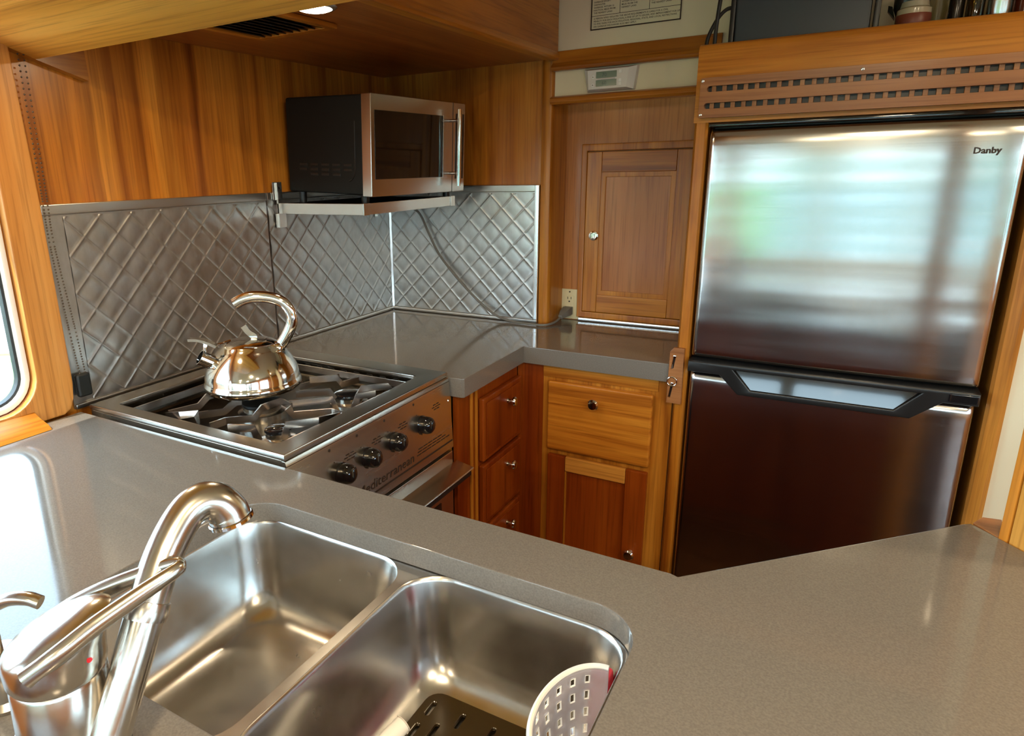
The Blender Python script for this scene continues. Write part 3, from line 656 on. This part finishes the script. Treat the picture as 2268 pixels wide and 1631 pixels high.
for x, z, r_ in ((.776, .7705, .004), (.776, .7480, .004), (.858, .781, .0038), (.858, .757, .0038), (.858, .747, .0038)):
    bt = ob('button', B().box(x-.0045, x+.0045, -.0238, -.0218, z-r_, z+r_*1.6, .0015), WHITEF, bo)
    if x < .8: ob('mark', B().prism([(x-.002, z), (x+.002, z), (x, z+.0035)], 'y', -.0241, -.0237), INK, bt)
pk = thing('placard', 'cream rule placard with a dark border on the upper wall', 'sign', (.885, 0., .905))
pb = ob('plate', B().box(.757, 1.012, -.0012, .0018, .905, 1.10), PAPER, pk)
for q in ((.7555, 1.0135, .9035, .9065), (.7555, 1.0135, 1.098, 1.101), (.7555, .7585, .9035, 1.101), (1.0105, 1.0135, .9035, 1.101)):
    ob('border', B().box(q[0], q[1], -.0022, -.0008, q[2], q[3]), PRINT, pb)
ob('rule', B().box(.758, 1.011, -.0016, -.0010, .9405, .9417), PRINT, pb)
for x in (.8405, .9245): ob('rule', B().box(x, x+.0013, -.0016, -.0010, .941, 1.099), PRINT, pb)
def lines(ls, x, z, dz, size):
    for i, l in enumerate(ls): text(l, size, (x, -.0013, z-i*dz), (1, 0, 0), (0, 0, 1), INK, 'print', pb, .0001, bold=.00012)
lines(['A PERSON WHO VIOLATES THE ABOVE REQUIREMENTS IS LIABLE FOR A CIVIL', 'PENALTY FOR EACH VIOLATION, A FINE OF UP TO $50,000, AND IMPRISONMENT FOR UP', 'TO FIVE YEARS FOR EACH VIOLATION. REGIONAL, STATE, AND LOCAL RESTRICTIONS', 'ON GARBAGE DISCHARGES ALSO MAY APPLY.'], .764, .9320, .0072, .0061)
lines(['GARBAGE EXCEPT', 'DISHWATER', 'GARBAGE, WITHIN 12', 'NAUTICAL MILES FROM', 'THE NEAREST LAND'], .763, .976, .0072, .0061)
lines(['WITHIN 12 NAUTICAL', 'MILES FROM THE', 'NEAREST LAND'], .845, .968, .0072, .0061)
lines(['WITHIN 25 MILES OF', 'THE NEAREST LAND'], .930, .961, .0072, .0061)

# ================================================================== THINGS ON THE REFRIGERATOR SHELF
mo = thing('monitor', 'black flat monitor standing on the shelf above the refrigerator', 'monitor', (1.33, -.2, .776))
ob('back_shell', B().prism([(1.188, .776), (1.470, .776), (1.466, 1.06), (1.184, 1.06)], 'y', -.205, -.180, .006), BLUEG, mo)
ob('side_bezel', B().box(1.1755, 1.1875, -.207, -.176, .776, 1.06, .003), BLACK, mo)
ob('side_bezel', B().box(1.474, 1.4865, -.207, -.176, .776, 1.06, .003), BLACK, mo)
ob('cable', B().tube(crom([(1.131, -.235, .7765), (1.134, -.233, .812), (1.150, -.228, .850), (1.166, -.215, .872), (1.180, -.195, .880)], 6), .0046, 8), RUBBER, label='black cable curving up to the monitor', cat='cable', group='cables by the monitor')
ob('cable', B().tube(crom([(1.154, -.255, .7765), (1.155, -.255, .83), (1.158, -.252, .88), (1.164, -.245, .96), (1.166, -.24, 1.06)], 6), .0046, 8), RUBBER, label='straight black cable rising beside the monitor', cat='cable', group='cables by the monitor')
def jar(name, label, cat, x, y, prof, mt, extra=()):
    t = thing(name, label, cat, (x, y, .776))
    ob('body', B().lathe(prof, (0, 0, 0), n=24), mt, t, at=(x, y, .776))
    for nm, pf, m_ in extra: ob(nm, B().lathe(pf, (0, 0, 0), n=24), m_, t, at=(x, y, .776))
    return t
pm = jar('coffee_press', 'black press pot with a flared lip on the shelf, next to the monitor', 'pot', 1.543, -.175, [(0, 0), (.026, 0), (.027, .045), (.033, .060), (.034, .16), (0, .16)], BLACK)
ob('lip', B().loft([[(1.515, -.19, .815), (1.515, -.16, .815), (1.508, -.16, .840), (1.508, -.19, .840)], [(1.500, -.183, .833), (1.500, -.167, .833), (1.500, -.167, .844), (1.500, -.183, .844)]], True, True), BLACK, pm)
jar('spice_jar', 'small glass jar with white and red contents at the front of the shelf', 'jar', 1.548, -.238, [(0, 0), (.029, 0), (.031, .004), (.031, .045), (.027, .048), (0, .048)], mat('jar_white', (.34, .29, .20), .25, coat=.4), [('band', [(.0316, .014), (.0318, .015), (.0318, .034), (.0312, .035)], mat('jar_red', (.14, .03, .015), .4)), ('lid', [(.024, .048), (.026, .049), (.024, .060), (0, .060)], mat('jar_lid', (.30, .27, .20), .3))])
jar('glass_bottle', 'clear twisted glass bottle between the press pot and the dark bottle', 'bottle', 1.592, -.165, [(0, 0), (.018, 0), (.0185, .02), (.016, .035), (.0185, .05), (.016, .065), (.0185, .08), (.012, .12), (.011, .16), (0, .16)], CLEAR)
jar('dark_bottle', 'dark bottle behind the olive glass bottle on the shelf', 'bottle', 1.624, -.185, [(0, 0), (.013, 0), (.014, .005), (.014, .09), (.009, .12), (.009, .17), (0, .17)], mat('dark_glass', (.012, .010, .008), .15))
jar('olive_bottle', 'olive green glass bottle beside the steel canister', 'bottle', 1.6555, -.195, [(0, 0), (.0155, 0), (.016, .004), (.016, .10), (.010, .13), (.009, .17), (0, .17)], OLIVE)
jar('steel_canister', 'polished steel canister on the shelf right of the bottles', 'canister', 1.697, -.200, [(0, 0), (.0215, 0), (.0225, .003), (.0225, .15), (0, .15)], NICKEL)
jar('brown_bottle', 'brown glass bottle right of the steel canister', 'bottle', 1.738, -.180, [(0, 0), (.0175, 0), (.018, .004), (.018, .11), (.010, .14), (0, .15)], mat('brown_glass', (.075, .014, .006), .12))
pt = jar('black_pot', 'black pot at the right end of the shelf', 'pot', 1.7895, -.195, [(0, 0), (.028, 0), (.031, .006), (.031, .12), (0, .12)], BLACK)
ob('handle', B().tube([(1.805, -.222, .828), (1.822, -.247, .812), (1.828, -.255, .806)], .006, 8), STEEL, pt)

# ================================================================== SHADE CHAIN
ch = thing('shade_chain', 'beaded shade pull chain in front of the tin panel beside the window lining', 'chain', (.02, -1.28, .03))
for nm, pts in (('strand', [(.020, -1.284, .80), (.020, -1.288, .50), (.020, -1.290, .38), (.020, -1.276, .19), (.020, -1.270, .085)]), ('strand', [(.020, -1.296, .80), (.020, -1.298, .50), (.020, -1.299, .38), (.020, -1.290, .19), (.020, -1.283, .085)])):
    b_ = B(); pts = crom(pts, 30); acc = 0.; last = pts[0]
    for a, c in zip(pts, pts[1:]):
        acc += (c-a).length
        if acc >= .0050:
            acc = 0.; bmesh.ops.create_icosphere(b_.bm, subdivisions=1, radius=.0022, matrix=Matrix.Translation(c))
    o_ = ob(nm, b_, mat('chain_bronze', (.10, .075, .055), .4, .5), ch); o_['kind'] = 'stuff'
ob('weight', B().box(.012, .028, -1.296, -1.262, .030, .085, .006, 3), mat('chain_weight', (.012, .015, .016), .35), ch)

# ================================================================== STOVE
st = thing('stove', 'stainless three-burner galley stove between the two worktops', 'stove', (.34, -.99, -.92))
Y0, Y1 = -1.288, -.690
ob('rim', B().plate([(.045, Y0), (.648, Y0), (.648, Y1), (.045, Y1)], [rrect(.098, .598, -1.252, -.757, .012, 4)], 'z', .002, .016, .003), STOVEST, st)
ob('tray', B().loft([[(x, y, .004) for x, y in rrect(.098, .598, -1.252, -.757, .012, 4)], [(x, y, -.030) for x, y in rrect(.101, .595, -1.249, -.760, .014, 4)], [(x, y, -.035) for x, y in rrect(.106, .590, -1.244, -.765, .014, 4)]], False, True), metal_noise('tray_steel', (.10, .085, .065), .24, (9, 9, 9), .2, (.16, .14, .11)), st)
ob('body', B().box(.05, .640, Y0+.004, Y1-.004, -.80, -.040), STOVEST, st)
for s_ in (0, 1):
    ob('side_skirt', B().box(.05, .640, (Y0, Y1-.004)[s_], (Y0+.004, Y1)[s_], -.06, .003), STOVEST, st)
ob('plinth', B().box(.08, .60, Y0+.02, Y1-.02, -.92, -.80), BLACK, st)
sv = None
for i in range(10):
    at_ = (.19+i*.043, -.7583, -.004)
    if sv is None: sv = ob('vent_slot', B().prism(rrect(-.010, .010, -.0045, .0045, .0042, 4), 'y', -.0012, .001), BLACK, st, at=at_)
    else: inst(sv, st, at_)
pn = ob('control_panel', B().prism([(.640, .002), (.649, .002), (.651, -.004), (.653, -.012), (.663, -.188), (.640, -.188)], 'y', Y0, Y1, .0008), STOVEST, st)
def pxz(z): return .653+.010*(-.012-z)/.176            # panel face x at height z
ob('lip_groove', B().box(.6490, .6522, Y0, Y1, -.0095, -.0075), PRINT, pn)
kb = None
for y in (-1.1384, -1.0492, -.9497, -.8304):
    z = -.079; x = pxz(z)
    prof = [(0, 0), (.0225, 0), (.0225, .002), (.0205, .004), (.0215, .010), (.0212, .018), (.0185, .026), (.013, .031), (.006, .033), (0, .0335)]
    kb_ = ob('burner_knob', B().lathe(prof, (0, 0, 0), (1, 0, .05), 28), GLOSSB, st, at=(x, y, z)) if kb is None else inst(kb, st, (x, y, z))
    kb = kb or kb_
    ob('index_ring', B().tube([(pxz(z-.026)+.0004, y-.016, z-.012), (pxz(z-.026)+.0004, y-.012, z-.020), (pxz(z-.026)+.0004, y-.003, z-.0245)], .0014, 6), PRINT, pn)
    for dy, dz, r_ in ((-.030, .060, .0032), (-.020, .030, .0016)):
        ob('index_dot', B().lathe([(0, 0), (r_, 0), (r_, .0006), (0, .0006)], (pxz(z+dz), y+dy, z+dz), (1, 0, .05), 12), PRINT, pn)
def dash(y, z, L_=.012, h=.0024):
    ob('print_dash', B().prism([(y, z-h/2), (y+L_, z-h/2), (y+L_, z+h/2), (y, z+h/2)], 'x', pxz(z)-.0006, pxz(z)+.0005), PRINT, pn)
for y in (-1.1086, -1.0133, -.912, -.7625):
    for dy, dz in ((-.012, .006), (.003, .006), (-.018, 0), (-.003, 0), (.010, 0), (-.010, -.006), (.004, -.006)): dash(y+dy, -.054+dz, .011)
for r_ in range(3):
    for i in range(7-r_): dash(-.862+r_*.004+i*.0225, -.149+r_*.007, .019, .0026)
ob('print_line', B().box(pxz(-.168)-.0006, pxz(-.168)+.0006, -1.283, -.694, -.1695, -.1655), PRINT, pn)
tx = text('Mediterranean', .031, (.0, .0, .0), (0, 1, 0), (0, 0, 1), PRINT, 'lettering', pn, .0003, shear=.15)
bb = [v.co for v in tx.data.vertices]; wdt = max(c.y for c in bb)-min(c.y for c in bb); y_0 = min(c.y for c in bb); z_0 = ORG[pn]
for v in tx.data.vertices:
    gy = v.co.y-y_0; v.co.y = -1.098+gy*.222/wdt-ORG[st].y
    zz = v.co.z+ORG[st].z-ZC            # back to worktop-relative height
    z_ = -.157+zz*1.0; v.co.z = z_+ZC-ORG[st].z; v.co.x = pxz(z_)+.0005+(v.co.x+ORG[st].x)-ORG[st].x
od = ob('oven_door', B().box(.641, .664, Y0+.004, Y1-.004, -.76, -.196, .004), STOVEST, st)
ob('oven_window', B().box(.662, .6655, -1.22, -.76, -.66, -.32, .001), OVENG, od)
hh = ob('door_handle', B().prism([(.664, -.230), (.716, -.240), (.718, -.243), (.714, -.246), (.664, -.2365)], 'y', Y0+.01, Y1+.012, .0008), STOVEST, od)
ob('grip', B().box(.690, .712, Y0+.012, Y1+.010, -.264, -.2465, .004), BLACK, hh)
ob('screw', B().lathe([(0, 0), (.004, 0), (.003, .002), (0, .003)], (pxz(-.06), -.7005, -.058), (1, 0, 0), 12), CHROME, pn)
for bx, by, br in ((.355, -1.055, .044), (.512, -1.165, .026), (.500, -.910, .034)):
    bu = ob('burner', B().lathe([(0, -.035), (br+.014, -.035), (br+.012, -.020), (br, -.016), (br, -.006), (br-.003, -.004), (0, -.004)], (bx, by, 0), n=32), NICKEL, st)
    ob('burner_cap', B().lathe([(br-.004, -.004), (br+.002, -.003), (br+.001, .002), (br-.006, .0045), (0, .005)], (bx, by, 0), n=32), GLOSSB if br < .04 else BLACKM, bu)
# pan supports: bent flat steel bars standing on edge
def bar(pts): return ob('grate_bar', B().strip(pts, .0165, .0042, (0, 0, 1)), GRATE, st)
ZL, ZH = -.006, .0150
for pts in (
    [(0.225, -1.219, -0.004), (0.293, -1.234, 0.015), (0.314, -1.210, 0.015), (0.306, -1.200, -0.016)],
    [(0.285, -1.183, -0.004), (0.319, -1.136, -0.004), (0.335, -1.118, 0.015), (0.342, -1.104, 0.015)],
    [(0.216, -1.207, -0.004), (0.237, -1.140, -0.004), (0.245, -1.119, 0.015), (0.246, -1.092, 0.015)],
    [(0.364, -1.217, -0.004), (0.369, -1.177, -0.004), (0.412, -1.136, -0.004), (0.419, -1.115, 0.015), (0.424, -1.061, 0.015), (0.472, -1.077, 0.015)],
    [(0.446, -1.238, 0.015), (0.493, -1.215, 0.015), (0.497, -1.205, -0.016)],
    [(0.454, -1.067, 0.015), (0.520, -0.997, 0.015), (0.526, -0.990, -0.016)],
    [(0.470, -1.088, 0.015), (0.476, -1.078, -0.004), (0.540, -1.022, -0.004), (0.575, -1.027, -0.004)],
    [(0.538, -1.175, -0.016), (0.544, -1.168, 0.015), (0.584, -1.118, 0.015), (0.572, -1.035, -0.004)],
    [(0.373, -0.906, 0.015), (0.422, -0.859, 0.015), (0.430, -0.850, -0.004), (0.445, -0.800, -0.004)],
    [(0.528, -0.910, -0.004), (0.534, -0.900, 0.015), (0.578, -0.858, 0.015), (0.584, -0.845, -0.004)],
    [(0.553, -0.960, -0.016), (0.560, -0.951, 0.015), (0.584, -0.915, 0.015)],
    [(0.419, -1.006, 0.015), (0.479, -0.955, 0.015), (0.486, -0.948, -0.004)],
    [(0.300, -0.990, 0.015), (0.340, -0.930, 0.015), (0.350, -0.915, -0.004), (0.380, -0.800, -0.004)],
    [(0.230, -1.010, 0.015), (0.200, -0.960, 0.015), (0.190, -0.945, -0.004), (0.170, -0.800, -0.004)]): bar(pts)
for y in (-1.238, -.776): bar([(.118, y, ZL), (.300, y, ZL), (.420, y, ZL), (.578, y, ZL)])
for x in (.124, .576): bar([(x, -1.236, ZL), (x, -1.1, ZL), (x, -.9, ZL), (x, -.778, ZL)])

# ================================================================== KETTLE
kx, ky, kz = .3069, -1.030, .0235
KU = Vector((.852, .524, 0)); KS = Vector((-.507, -.862, 0))
kt = thing('kettle', 'heat-stained chrome whistling kettle on the back burner of the stove', 'kettle', (kx, ky, kz))
ob('body', B().lathe([(0, 0), (.100, 0), (.111, .003), (.1145, .009), (.1145, .018), (.1115, .023), (.1105, .027), (.1095, .038), (.1055, .052), (.0975, .068), (.086, .084), (.073, .098), (.064, .106), (.0625, .110), (.060, .111)], (0, 0, 0), n=64), KETTLE, kt, at=(kx, ky, kz), smooth=50)
K = lambda u, z: Vector((kx, ky, kz))+KU*u+Vector((0, 0, z))
ld_ = ob('lid', B().lathe([(.0600, .1108), (.057, .1125), (.040, .1165), (.020, .1185), (0, .119)], (0, 0, 0), n=40), CHROME, kt, at=(kx, ky, kz), smooth=50)
ob('lid_knob', B().strip(crom([K(.012, .118), K(.012, .126), K(.004, .131), K(-.004, .140), K(-.010, .150)], 5), .004, .014, KU.cross(Vector((0, 0, 1)))), CHROME, ld_)
ob('handle', B().tube(crom([K(.070, .098), K(.085, .118), K(.103, .152), K(.103, .180), K(.088, .203), (K(.060, .2155)), K(.022, .219), K(-.006, .213), K(-.026, .203)], 7), .0095, 14, flat=1.45), CHROME, kt, smooth=60)
ob('handle_mount', B().lathe([(0, 0), (.018, 0), (.016, .008), (.011, .014), (0, .014)], K(.066, .095), KU+Vector((0, 0, .8)), 20), CHROME, kt)
sa = (KS*.84+Vector((0, 0, .54))).normalized(); s0 = Vector((kx, ky, kz))+KS*.070+Vector((0, 0, .062)); Ls = .050
ob('spout', B().lathe([(.019, -.012), (.018, 0), (.0170, Ls), (.0185, Ls+.001), (.0185, Ls+.004), (.0155, Ls+.004), (.0150, Ls-.02), (0, Ls-.02)], s0, sa, 28), CHROME, kt)
e0 = s0+sa*(Ls-.012)+Vector((0, 0, .022))
fl = ob('whistle_flap', B().strip(crom([e0+KU*.028+Vector((0, 0, .010)), e0+KU*.010+Vector((0, 0, .019)), e0-KU*.012+Vector((0, 0, .026)), e0-KU*.034+Vector((0, 0, .027))], 5), .006, .020, (0, 0, 1)), CHROME, kt)
ob('flap_hinge', B().tube([e0-Vector((0, 0, .006)), e0+Vector((0, 0, .022))], .0042, 10).tube([e0+Vector((0, 0, .014))+KS.cross(Vector((0, 0, 1)))*.010, e0+Vector((0, 0, .014))-KS.cross(Vector((0, 0, 1)))*.010], .0045, 10), CHROME, fl)
ob('flap_rod', B().tube([e0+KU*.024+Vector((0, 0, .012)), K(-.045, .116)], .0022, 8), CHROME, fl)

# ================================================================== SINK
sk = thing('sink', 'double-bowl stainless steel sink set under the peninsula worktop', 'sink', (1.01, -1.6, -.2))
b1, b2 = (.688, 1.008, -1.795, -1.406), (1.021, 1.329, -1.795, -1.406)
ob('flange', B().plate(rrect(.668, 1.352, -1.815, -1.385, .03, 5), [rrect(*b1, .058, 8), rrect(*b2, .058, 8)], 'z', -.0375, -.0345), SINKST, sk)
for q in (b1, b2):
    rings = [[(x, y, z) for x, y in rrect(q[0]+i_, q[1]-i_, q[2]+i_, q[3]-i_, max(.058-i_*.25, .03), 8)] for i_, z in ((-.0005, -.0347), (.001, -.036), (.003, -.042), (.007, -.075), (.012, -.115), (.018, -.148), (.026, -.170), (.038, -.184), (.054, -.1905), (.075, -.1925), (.11, -.194))]
    bo = ob('bowl', B().loft(rings, False, True), SINKST, sk, smooth=60)
    cx_ = (q[0]+q[1])/2
    ob('drain', B().lathe([(.043, -.1935), (.042, -.1925), (.036, -.1935), (.034, -.200), (0, -.200)], (cx_, -1.735, 0), n=28), CHROME, bo)
ml = []
for i in range(9):
    for j in range(6):
        x = 1.086+i*.0225; y = -1.716+j*.0425+(.012 if i % 2 else 0)
        if y+.03 < -1.462: ml.append(rrect(x-.0035, x+.0035, y, y+.026, .0033, 3))
ob('sink_mat', B().plate(rrect(1.071, 1.281, -1.735, -1.458, .022, 5), ml, 'z', -.1890, -.1835, .0008, 1), mat('amber_mat', (.035, .022, .008), .12, coat=.4), label='dark slotted mat on the floor of the right-hand sink bowl', cat='sink mat')
br_ = thing('dish_brush', 'white brush handle lying in the right-hand sink bowl', 'brush', (1.10, -1.62, -.183))
ob('handle', B().tube([(1.112, -1.592, -.112), (1.106, -1.615, -.118), (1.088, -1.68, -.145), (1.080, -1.73, -.165)], [.0105, .011, .011, .010], 16), WHITEF, br_)
ob('socket', B().lathe([(.0108, 0), (.0112, .001), (.008, .002), (.0065, -.006), (0, -.006)], (1.1121, -1.5916, -.1118), (.24, .93, .27), 18), WHITEP, br_)
ob('head', B().box(1.065, 1.095, -1.765, -1.725, -.183, -.150, .006), WHITEF, br_)
# perforated caddy on the bowl wall
ca = thing('sink_caddy', 'translucent white perforated caddy hanging in the right-hand sink bowl', 'caddy', (1.30, -1.56, -.16))
def cpt(a, z):
    k_ = 1-.25*max(0, (-.06-z))/.1
    return Vector((1.318-.050*math.sin(a)*k_, -1.556-.083*math.cos(a)*k_*1.0, z))
b_ = B(); NA, NZ = 31, 25; dead = set()
g = [[b_.bm.verts.new(cpt(math.pi*i/NA, -.036-.125*j/NZ)) for i in range(NA+1)] for j in range(NZ+1)]
for j in range(NZ):
    for i in range(NA):
        if 2 <= j <= 22 and (j-2) % 4 < 2 and 2 <= i <= 28 and (i-1) % 3 == 1: continue
        b_.bm.faces.new((g[j][i], g[j][i+1], g[j+1][i+1], g[j+1][i]))
b_.bm.faces.new([g[NZ][i] for i in range(NA+1)])
cw = ob('basket', b_, TRANSL, ca)
so = cw.modifiers.new('thick', 'SOLIDIFY'); so.thickness = .002; so.offset = 0
ob('rim', B().tube([cpt(math.pi*i/30, -.034) for i in range(31)], .0032, 8), WHITEF, ca)
wh = B()
for j in range(6):
    for i in range(9):
        a0, a1 = math.pi*(2+i*3)/NA, math.pi*(3+i*3)/NA; z0, z1 = -.036-.125*(2+j*4)/NZ, -.036-.125*(4+j*4)/NZ
        qs = [cpt(a0, z0), cpt(a1, z0), cpt(a1, z1), cpt(a0, z1)]
        wh.tube(qs+[qs[0]], .0013, 4, False)
o_ = ob('hole_edging', wh, WHITEF, ca); o_['kind'] = 'stuff'
ob('sponge', B().box(1.292, 1.316, -1.466, -1.440, -.150, -.058, .005), REDP, label='red sponge wedged between the sink caddy and the bowl wall', cat='sponge')

# ================================================================== FAUCET AND SOAP PUMP
fc = thing('faucet', 'brushed nickel single-lever kitchen faucet at the sink', 'faucet', (.945, -1.872, 0))
fx, fy = .945, -1.872
ob('body', B().lathe([(0, .0005), (.048, .0005), (.048, .004), (.0445, .007), (.0425, .012), (.041, .050), (.0412, .0505), (.0405, .051), (.039, .098), (.037, .1015), (0, .1015)], (fx, fy, 0), n=48), NICKEL, fc, smooth=50)
LU = Vector((.64, .76, 0)).normalized(); LV = Vector((0, 0, 1)).cross(LU)
cap = []
for z, rr_, cut, ex in ((.102, .0385, 0, 0), (.106, .0405, 0, 0), (.116, .0410, 0, 0), (.128, .0408, .10, .05), (.137, .0395, .24, .22), (.1435, .0350, .34, .45), (.1475, .0270, .38, .60), (.1495, .0160, .40, .70), (.1502, .006, .40, .75)):
    ring = []
    for k_ in range(40):
        c_, s_ = math.cos(2*math.pi*k_/40), math.sin(2*math.pi*k_/40); u_ = rr_*c_*(1+ex*max(c_, 0))
        ring.append(Vector((fx, fy, z))+LU*u_+LV*rr_*s_+Vector((0, 0, cut*u_)))
    cap.append(ring)
cp = ob('cap', B().loft(cap, True, True), NICKEL, fc, smooth=60)
ob('temperature_dot', B().lathe([(0, 0), (.004, 0), (.0035, .001), (0, .0012)], Vector((fx, fy, .124))+(LU*.78-LV*.62)*.0404, LU*.78-LV*.62, 14), mat('red_dot', (.6, .01, .02), .3), cp, label='red dot')
LN = (Vector((0, 0, 1))-LU*.36).normalized(); LT = LV.cross(LN).normalized()
if LT.dot(LU) < 0: LT = -LT
LM = Matrix((LT, LN.cross(LT), LN)).transposed().to_4x4(); LM.translation = Vector((fx, fy, .1400))
lev = crom([(-.018, .0345, -.010), (.012, .0345, -.004), (.045, .0265, .0005), (.080, .0170, .002), (.105, .0095, .002), (.1165, .0040, .0015), (.118, 0, .001), (.1165, -.0040, .0015), (.105, -.0095, .002), (.080, -.0170, .002), (.045, -.0265, .0005), (.012, -.0345, -.004), (-.018, -.0345, -.010)], 5)
nl = len(lev); lr = [.0078-.0030*(1-abs(2*i/(nl-1)-1)) for i in range(nl)]
ob('lever', B().tube(lev, lr, 14, flat=1.25), NICKEL, fc, M=LM, smooth=60, label='open loop lever')
sp_ = crom([(.9922, -1.8800, .0175), (.9931, -1.8631, .046), (.9935, -1.8325, .1035), (.9906, -1.8063, .1476), (.9853, -1.7803, .1805), (.9828, -1.7533, .2040), (.9862, -1.735, .2120), (.9925, -1.722, .2080), (.9980, -1.715, .1970), (1.000, -1.7135, .189)], 6)
nr = len(sp_); rs = [.0166+.0012*min(1, i/20)+(.0028*max(0, (i-30)/(nr-31))) for i in range(nr)]
su = ob('spout', B().tube(sp_, rs, 28), NICKEL, fc, smooth=60)
ob('collar', B().tube([sp_[16], sp_[17], sp_[18]], [.0196, .0206, .0196], 24), NICKEL, su)
ob('mouth', B().lathe([(.0212, 0), (.0225, .001), (.0225, .004), (.019, .004), (.0175, -.003), (0, -.003)], sp_[-1], sp_[-1]-sp_[-3], 28), CHROME, su)
sd = thing('soap_dispenser', 'nickel soap pump beside the faucet at the left edge', 'soap pump', (.806, -1.862, 0))
ob('base', B().lathe([(0, .0005), (.027, .0005), (.027, .004), (.022, .010), (.0215, .030), (.0225, .034), (.0225, .050), (.020, .056), (.010, .058), (0, .058)], (.806, -1.862, 0), n=32), NICKEL, sd)
ob('stem', B().tube([(.806, -1.862, .055), (.806, -1.862, .092)], .006, 14), CHROME, sd)
ob('nozzle', B().tube(crom([(.806, -1.862, .088), (.808, -1.861, .106), (.826, -1.851, .118), (.846, -1.842, .121), (.858, -1.836, .117)], 6), .0068, 14), NICKEL, sd)

# ================================================================== CABIN LAMPS
def dome(x, y, e, label):
    t = thing('ceiling_lamp', label, 'lamp', (x, y, CEIL-.05), 'cabin ceiling lamps')
    ob('base_ring', B().lathe([(0, 0), (.075, 0), (.075, -.012), (.066, -.016)], (0, 0, 0), n=28), BRIGHT, t, at=(x, y, CEIL))
    ob('diffuser', B().lathe([(.066, -.014), (.060, -.028), (.04, -.036), (0, -.040)], (0, 0, 0), n=28), mat('lamp_dome', (1, 1, 1), .4, emit=(1, .82, .56), es=6.), t, at=(x, y, CEIL))
    lamp('cabin_glow', 'AREA', (x, y, CEIL-.045), e, WARM, shape='DISK', size=.14)
LAMPS = [(2.35, -.95, 6.), (1.6, -2.4, 14.), (2.5, -2.4, 14.), (1.2, -4., 9.), (2.3, -4., 9.), (1.6, -5.4, 6.)]
for i, (x, y, e_) in enumerate(LAMPS):
    dome(x, y, e_, ['round ceiling lamp beside the teak pillar', 'round ceiling lamp behind the sink', 'round ceiling lamp near the starboard window', 'round ceiling lamp in the middle of the cabin', 'round ceiling lamp amidships to the right', 'round ceiling lamp by the rear windows'][i])
